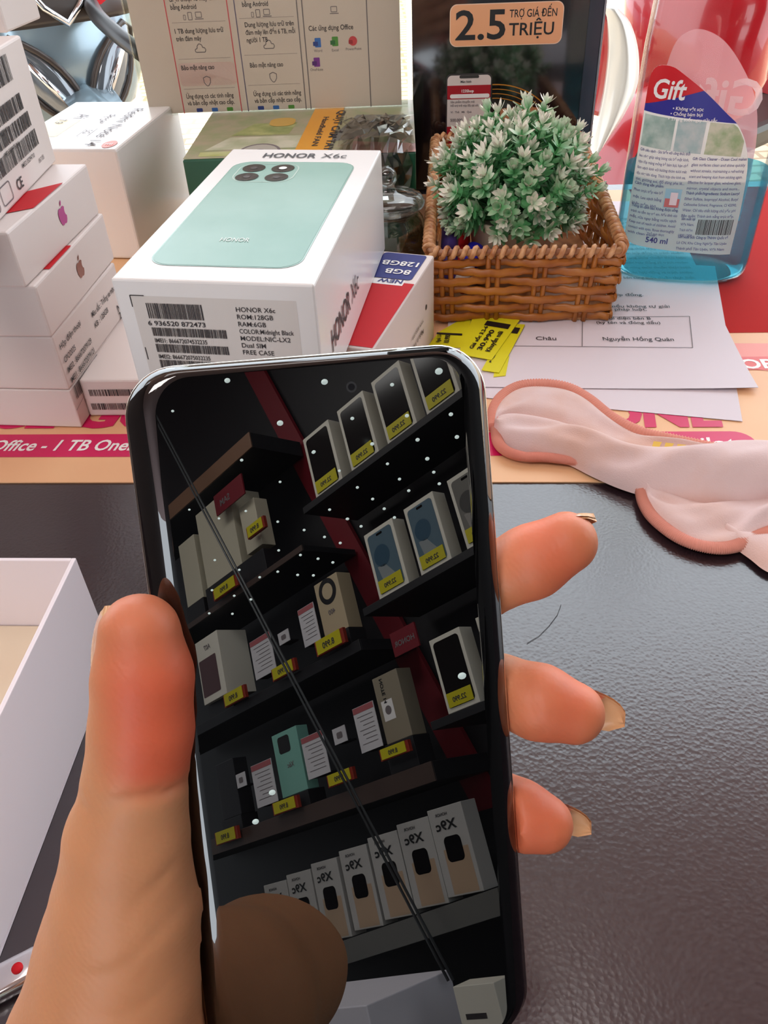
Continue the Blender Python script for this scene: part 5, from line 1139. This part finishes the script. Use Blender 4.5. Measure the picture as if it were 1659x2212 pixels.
p = Print(); f = Fr((0, 0, 0), (1, 0, 0), (0, 0, 1)); p.rect(f, 0.03, 0.16, 0.075, 0.168, M_INK); p.rect(f, 0.03, 0.10, 0.07, 0.145, M_INKS); p.rect(f, 0.03, 0.05, 0.06, 0.058, M_INK); p.build('printed_blocks', o)
# red slanting post between the two shelf units
def slant(name, label, cat, a, b_, w, m, off, part, thick=0.02):
    A, B = W(*a, off), W(*b_, off); o = empty(name, A); tag(o, label, cat); mb = MB()
    mb.add([v - A + NW * t_ for t_ in (0, -thick) for v in (A - HD * w / 2, A + HD * w / 2, B + HD * w / 2, B - HD * w / 2)], [(0, 1, 2, 3), (7, 6, 5, 4), (0, 4, 5, 1), (1, 5, 6, 2), (2, 6, 7, 3), (3, 7, 4, 0)]); mb.build(part, m, o); return o
slant('red_post', 'slanting dark red post dividing the reflected shelves', 'post', (-0.424, 1.803), (0.110, 0.120), 0.075, M_DKRED, -0.196, 'post_panel', 0.012)
o = empty('brand_sign', W(0.225, 0.505, 0.02), SH_YAW); tag(o, 'small dark red sign with pale letters beside the lower boxed phone', 'sign'); b = MB(); b.box((0, 0, 0), (0.075, 0.004, 0.05)); b.build('panel', M_DKRED, o); p = Print(); p.text(Fr((0, 0, 0), (1, 0, 0), (0, 0, 1)), 'HONOR', 0.0375, 0.018, 0.016, M_INKS, 0.02, align='c'); p.build('lettering', o)
o = empty('brand_sign', W(-0.31, 1.185, 0.03), SH_YAW); tag(o, 'dark red sign with faint letters above the small pale box', 'sign'); b = MB(); b.box((0, 0, 0), (0.14, 0.004, 0.06)); b.build('panel', M_DKRED, o); p = Print(); p.text(Fr((0, 0, 0), (1, 0, 0), (0, 0, 1)), 'SAM', 0.09, 0.018, 0.026, M_INKS, 0.02, align='c'); p.build('lettering', o)
# cables
cb = empty('hanging_cable', W(-0.657, 1.739, 0.12)); tag(cb, 'pair of thin dark cables running aslant in front of the reflected shelves', 'cable')
for ds in (0.0, 0.014):
    mb = MB(); A, B = W(-0.70 + ds, 1.84, 0.12), W(0.155 + ds, -0.18, 0.12); mb.tube([A - V(cb.location), A.lerp(B, 0.5) - V(cb.location), B - V(cb.location)], 0.0028, 8); mb.build('cable', mat('grey_cable', (70, 74, 76), 0.35), cb)
# glowing beads added for white dots of light mirrored in the glass
DOTS_A = [(491, 822), (701, 825), (373, 888), (605, 914), (677, 977), (522, 994), (605, 1041), (531, 1104), (473, 1120), (600, 1127), (464, 1210), (602, 1189), (657, 1145), (712, 1101), (751, 1121), (701, 1160), (735, 1173), (649, 1199), (687, 1207), (719, 1215), (600, 1235), (643, 1242), (677, 1243), (517, 1231), (561, 1247), (506, 1287), (542, 1295), (458, 1275), (409, 1101), (678, 976), (761, 904), (847, 831), (733, 1017), (804, 959), (879, 898), (948, 802), (974, 895), (902, 950), (987, 944), (837, 1002), (923, 991), (772, 1053), (863, 1035), (937, 1020), (805, 1078), (883, 1060), (949, 1045), (750, 1121), (830, 1099), (780, 1137), (852, 1118), (452, 1325), (502, 1326), (588, 1712), (552, 1775), (998, 1460)]
def dotpos(px, py, off):
    d = ray(px, py); d = d - PH_N * 2 * d.dot(PH_N); P0 = W(0, 0, off); t_ = (P0 - VC).dot(NW) / d.dot(NW); return VC + d * t_
ls = empty('glint_beads', W(0, 1.6, 0.16)); tag(ls, 'tiny glowing beads added as white light dots across the reflected shelves', 'light dots')
M_BEAD = mat('bead_glow', (230, 244, 240), 0.3, emit=((226, 244, 240), 5.0))
l0 = V(ls.location); lm_ = None
for i, (x, y) in enumerate(DOTS_A):
    q = dotpos(x, y, 0.16); big = y < 830 or i in (3, 53, 54, 55)
    if lm_ is None:
        mb = MB(); mb.ball((0, 0, 0), 0.0042, 6); ob = mb.build('glint_bead', M_BEAD, ls); lm_ = ob
    else: ob = lm_.copy(); COL.objects.link(ob)
    ob.location = q - l0; k_ = 1.7 if big else (0.95 if y < 1000 else 0.75); ob.scale = (k_ * 1.05, k_ * 1.05, k_ * 0.8)

# ---------------------------------------------------------------- scooters parked outside
def sring(cx, cy, cz, a, b_, n=28, e=2.5, tilt=0.0):
    o = []
    for k in range(n):
        t_ = 2 * PI * k / n; c_, s_ = math.cos(t_), math.sin(t_)
        x = a * math.copysign(abs(c_) ** (2 / e), c_); y = b_ * math.copysign(abs(s_) ** (2 / e), s_); o.append(V((cx + x, cy + y, cz + tilt * y)))
    return o
M_RUB = mat('tyre_rubber', (30, 30, 32), 0.8); M_LAMP = mat('lamp_lens', (120, 126, 132), 0.10, metal=0.5, coat=0.8)
def scooter(label, loc, yaw, body, dark, apron_m, seat_m, extra=None, vee=True):
    o = empty('scooter', loc, yaw); tag(o, label, 'motor scooter', 'scooters parked outside')
    def wheel(y, nm):
        mb = MB(); c = V((0, y, 0.2155)); mb.tube([c + V((0, math.cos(a) * 0.175, math.sin(a) * 0.175)) for a in [2 * PI * i / 40 for i in range(40)]], 0.040, 10, closed=True); w_ = mb.build(nm, M_RUB, o)
        mb = MB(); mb.tube([c + V((0, math.cos(a) * 0.135, math.sin(a) * 0.135)) for a in [2 * PI * i / 32 for i in range(32)]], 0.014, 8, closed=True)
        for i in range(5): a = 2 * PI * i / 5; mb.tube([c, c + V((0, math.cos(a) * 0.135, math.sin(a) * 0.135))], 0.012, 6)
        mb.tube([c + V((-0.05, 0, 0)), c + V((0.05, 0, 0))], 0.03, 10); mb.build('rim', M_STEEL, w_)
    wheel(0.0, 'front_wheel'); wheel(1.25, 'rear_wheel')
    mb = MB(); mb.loft([[V((s * (0.075 - 0.02 * abs(t_ - .5)), 0.245 * math.cos(a), 0.2155 + 0.245 * math.sin(a) + (0.02 if abs(s) < 0.5 else 0))) for s in (-1, -0.6, 0, 0.6, 1)] for t_, a in [(i / 14, math.radians(20 + 150 * i / 14)) for i in range(15)]], closed=False, caps=False); mb.build('front_fender', body, o)
    mb = MB(); mb.tube([(0, 0.0, 0.2155), (0.07, 0.02, 0.25), (0.07, 0.14, 0.62)], 0.018, 8); mb.tube([(0, 0.0, 0.2155), (-0.07, 0.02, 0.25), (-0.07, 0.14, 0.62)], 0.018, 8); mb.build('fork', M_STEEL, o)
    mb = MB(); mb.loft([sring(0, 0.17, 0.33, 0.10, 0.05), sring(0, 0.11, 0.40, 0.18, 0.085), sring(0, 0.09, 0.48, 0.21, 0.10), sring(0, 0.09, 0.56, 0.205, 0.095), sring(0, 0.09, 0.64, 0.215, 0.095), sring(0, 0.11, 0.72, 0.19, 0.08), sring(0, 0.14, 0.80, 0.12, 0.06), sring(0, 0.16, 0.86, 0.06, 0.04)]); mb.build('front_apron', apron_m, o)
    if vee:
        mb = MB(); mb.loft([sring(0, 0.095, 0.625, 0.222, 0.100), sring(0, 0.09, 0.64, 0.226, 0.102), sring(0, 0.11, 0.72, 0.198, 0.088), sring(0, 0.14, 0.80, 0.128, 0.066), sring(0, 0.16, 0.865, 0.066, 0.045)]); mb.build('upper_cowl', dark, o)
        for sx in (-1, 1):
            mb = MB(); mb.loft([[V((sx * x, y - 0.012, z)) for x, y, z in q_] for q_ in (((0.085, 0.005, 0.66), (0.19, 0.05, 0.655), (0.205, 0.075, 0.70), (0.12, 0.02, 0.735)), ((0.085, 0.04, 0.66), (0.19, 0.09, 0.655), (0.205, 0.11, 0.70), (0.12, 0.06, 0.735)))], smooth=False); mb.build('side_panel', M_DRED, o)
        mb = MB()   # chrome v and dark grille
        mb.add([(-0.085, 0.012, 0.735), (0.085, 0.012, 0.735), (0.045, 0.000, 0.665), (0, -0.014, 0.635), (-0.045, 0.000, 0.665), (-0.085, 0.06, 0.735), (0.085, 0.06, 0.735), (0, 0.06, 0.635)], [(0, 4, 3, 2, 1), (0, 1, 6, 5), (1, 2, 3, 7, 6), (0, 5, 7, 3, 4)]); mb.build('grille', dark, o)
        mb = MB(); mb.tube([(-0.10, 0.012, 0.745), (-0.05, -0.004, 0.668), (0, -0.018, 0.628), (0.05, -0.004, 0.668), (0.10, 0.012, 0.745)], 0.010, 8); mb.build('chrome_trim', M_CHROME, o)
        def lamp_pt(sx, t_, a, k=1.0, y=0.0):
            hw = (0.012 + 0.036 * math.sin(PI * min(1, max(0, t_ * 0.9 + 0.08)))) * k; x = 0.020 + 0.150 * t_ + hw * math.cos(a) * 0.8; z = 0.385 + 0.215 * t_ - hw * math.cos(a) * 0.6
            return V((sx * x, -0.020 + 1.6 * x * x + 0.014 * abs(z - 0.5) - 0.014 * math.sin(a) + y, z))
        for sx in (-1, 1):
            mb = MB(); mb.loft([[lamp_pt(sx, t_, a) for a in [2 * PI * i / 16 for i in range(16)]] for t_ in [0.0, 0.12, 0.3, 0.5, 0.7, 0.88, 1.0]]); hl = mb.build('headlight', M_LAMP, o)
            mb = MB(); mb.tube([lamp_pt(sx, t_, a, 1.12, -0.004) for t_, a in [(i / 8, 0) for i in range(9)] + [(1 - i / 8, PI) for i in range(9)]], 0.009, 8, closed=True); mb.build('bezel', dark, hl)
            mb = MB(); mb.tube([lamp_pt(sx, t_, PI / 2, 0.5, -0.004) for t_ in (0.25, 0.5, 0.75)], 0.010, 8); mb.build('lamp_strip', M_CHROME, hl)
    mb = MB(); mb.loft([sring(0, 0.25, 0.84, 0.06, 0.05), sring(0, 0.21, 0.90, 0.12, 0.07), sring(0, 0.20, 0.96, 0.13, 0.075), sring(0, 0.22, 1.00, 0.09, 0.05)]); mb.build('handlebar_cover', body, o)
    mb = MB(); mb.tube([(-0.36, 0.30, 0.955), (-0.20, 0.25, 0.95), (0, 0.22, 0.94), (0.20, 0.25, 0.95), (0.36, 0.30, 0.955)], 0.012, 8); hb = mb.build('handlebar', M_STEEL, o)
    for sx in (-1, 1):
        mb = MB(); mb.tube([(sx * 0.25, 0.263, 0.952), (sx * 0.365, 0.302, 0.955)], 0.019, 10); mb.build('grip', dark, hb)
        mb = MB(); mb.tube([(sx * 0.20, 0.245, 0.955), (sx * 0.23, 0.24, 1.06)], 0.006, 6); mr = mb.build('mirror', dark, o); mb = MB(); mb.ball((sx * 0.25, 0.235, 1.09), 0.06, 8, sc=(1.0, 0.25, 0.65)); mb.build('mirror_head', dark, mr)
    mb = MB(); mb.box((-0.15, 0.22, 0.26), (0.15, 0.62, 0.33), 0.02); mb.build('floorboard', dark, o)
    mb = MB(); mb.loft([[V((x * 1.0, y, z)) for x, z in [(-w_, z0), (-w_ * 1.05, (z0 + z1) / 2), (-w_ * .8, z1), (0, z1 + .01), (w_ * .8, z1), (w_ * 1.05, (z0 + z1) / 2), (w_, z0), (0, z0 - .01)]] for y, w_, z0, z1 in ((0.58, 0.12, 0.34, 0.62), (0.75, 0.165, 0.33, 0.68), (1.0, 0.165, 0.36, 0.70), (1.3, 0.13, 0.48, 0.74), (1.55, 0.07, 0.62, 0.78))]); mb.build('rear_body', body, o)
    mb = MB(); mb.loft([[V((x, y, z)) for x, z in [(-w_, z0), (-w_, z0 + h_ * .7), (-w_ * .6, z0 + h_), (w_ * .6, z0 + h_), (w_, z0 + h_ * .7), (w_, z0)]] for y, w_, z0, h_ in ((0.56, 0.09, 0.66, 0.05), (0.72, 0.14, 0.69, 0.08), (1.0, 0.14, 0.71, 0.075), (1.2, 0.13, 0.73, 0.10), (1.45, 0.08, 0.77, 0.07))]); mb.build('seat', seat_m, o)
    mb = MB(); mb.tube([(0.16, 0.9, 0.30), (0.17, 1.2, 0.27), (0.17, 1.5, 0.30)], [0.03, 0.05, 0.05], 10); mb.build('exhaust', M_STEEL, o)
    mb = MB(); mb.tube([(-0.10, 0.66, 0.30), (-0.20, 0.72, 0.02)], 0.010, 6); mb.build('side_stand', M_STEEL, o)
    if extra: extra(o)
    return o
M_BRPL = mat('brown_black_plastic', (62, 52, 46), 0.3)
M_SILV = mat('silver_blue_paint', (150, 170, 180), 0.22, metal=0.55, coat=0.6); M_DKPL = mat('charcoal_plastic', (40, 38, 38), 0.35); M_DRED = mat('crimson_paint', (176, 22, 34), 0.2, coat=0.8); M_PEARL = mat('pearl_white_paint', (240, 238, 228), 0.2, coat=0.8); M_SEAT = mat('black_seat', (28, 26, 28), 0.5)
def bar(o):
    inv = (Matrix.Translation(o.location) @ Matrix.Rotation(o.rotation_euler.z, 4, 'Z')).inverted()
    mb = MB(); mb.tube(cr([inv @ ony(x, y, yy) for x, y, yy in ((196, 10, 2.62), (215, 40, 2.5), (262, 82, 2.40), (315, 122, 2.34))], 16), 0.021, 12); mb.build('crash_bar', M_DKPL, o)
scooter('silver blue scooter parked outside beyond the left box stack', (-0.80, 2.58, -0.7598), math.radians(32), M_SILV, M_BRPL, M_SILV, M_SEAT, bar)
def blade(o):
    inv = o.matrix_world.inverted() if False else (Matrix.Translation(o.location) @ Matrix.Rotation(o.rotation_euler.z, 4, 'Z')).inverted()
    CLN = [(1318, 14, 14), (1338, 50, 24), (1348, 110, 31), (1344, 180, 34), (1326, 240, 27), (1302, 295, 17), (1276, 345, 6)]
    CLN = [tuple(q) for q in cr(CLN, 36)]
    for nm, off, sc_, dy, m in (('leg_shield', 0, 1.0, 0.0, M_PEARL), ('leg_shield_lining', -26, 0.85, 0.035, M_DRED)):
        rings = []
        for px, py, hw in CLN:
            if nm == 'leg_shield_lining' and py > 250: continue
            L_ = ony(px + off - hw * sc_, py, 2.05 + dy); R_ = ony(px + off + hw * sc_, py, 2.05 + dy); mid = (L_ + R_) / 2 + V((0, -0.030, 0)); T = V((0, 0.018, 0))
            rings.append([inv @ q for q in (L_, L_.lerp(mid, 0.6), mid, R_.lerp(mid, 0.6), R_, R_ + T, mid + T * 1.6, L_ + T)])
        mb = MB(); mb.loft(rings); mb.build(nm, m, o)
scooter('red and white scooter parked outside between poster stand and bottle', (0.80, 2.32, -0.7598), math.radians(-50), M_DRED, M_DKPL, M_DRED, M_SEAT, blade, vee=False)

light('ceiling_fill_light', 'AREA', (-0.2, 0.5, 2.0), 5, (1.0, 0.95, 0.93), target=(-0.2, 0.5, 0), shape='RECTANGLE', size=1.2, size_y=0.6)  # added fill from above the desk, no such panel in view
light('ceiling_fill_light', 'AREA', (-0.7, -0.9, 2.0), 24, (1.0, 0.93, 0.90), target=(-0.6, -0.7, 0), shape='RECTANGLE', size=1.2, size_y=0.6)  # added warm fill from the viewer's side for the box fronts
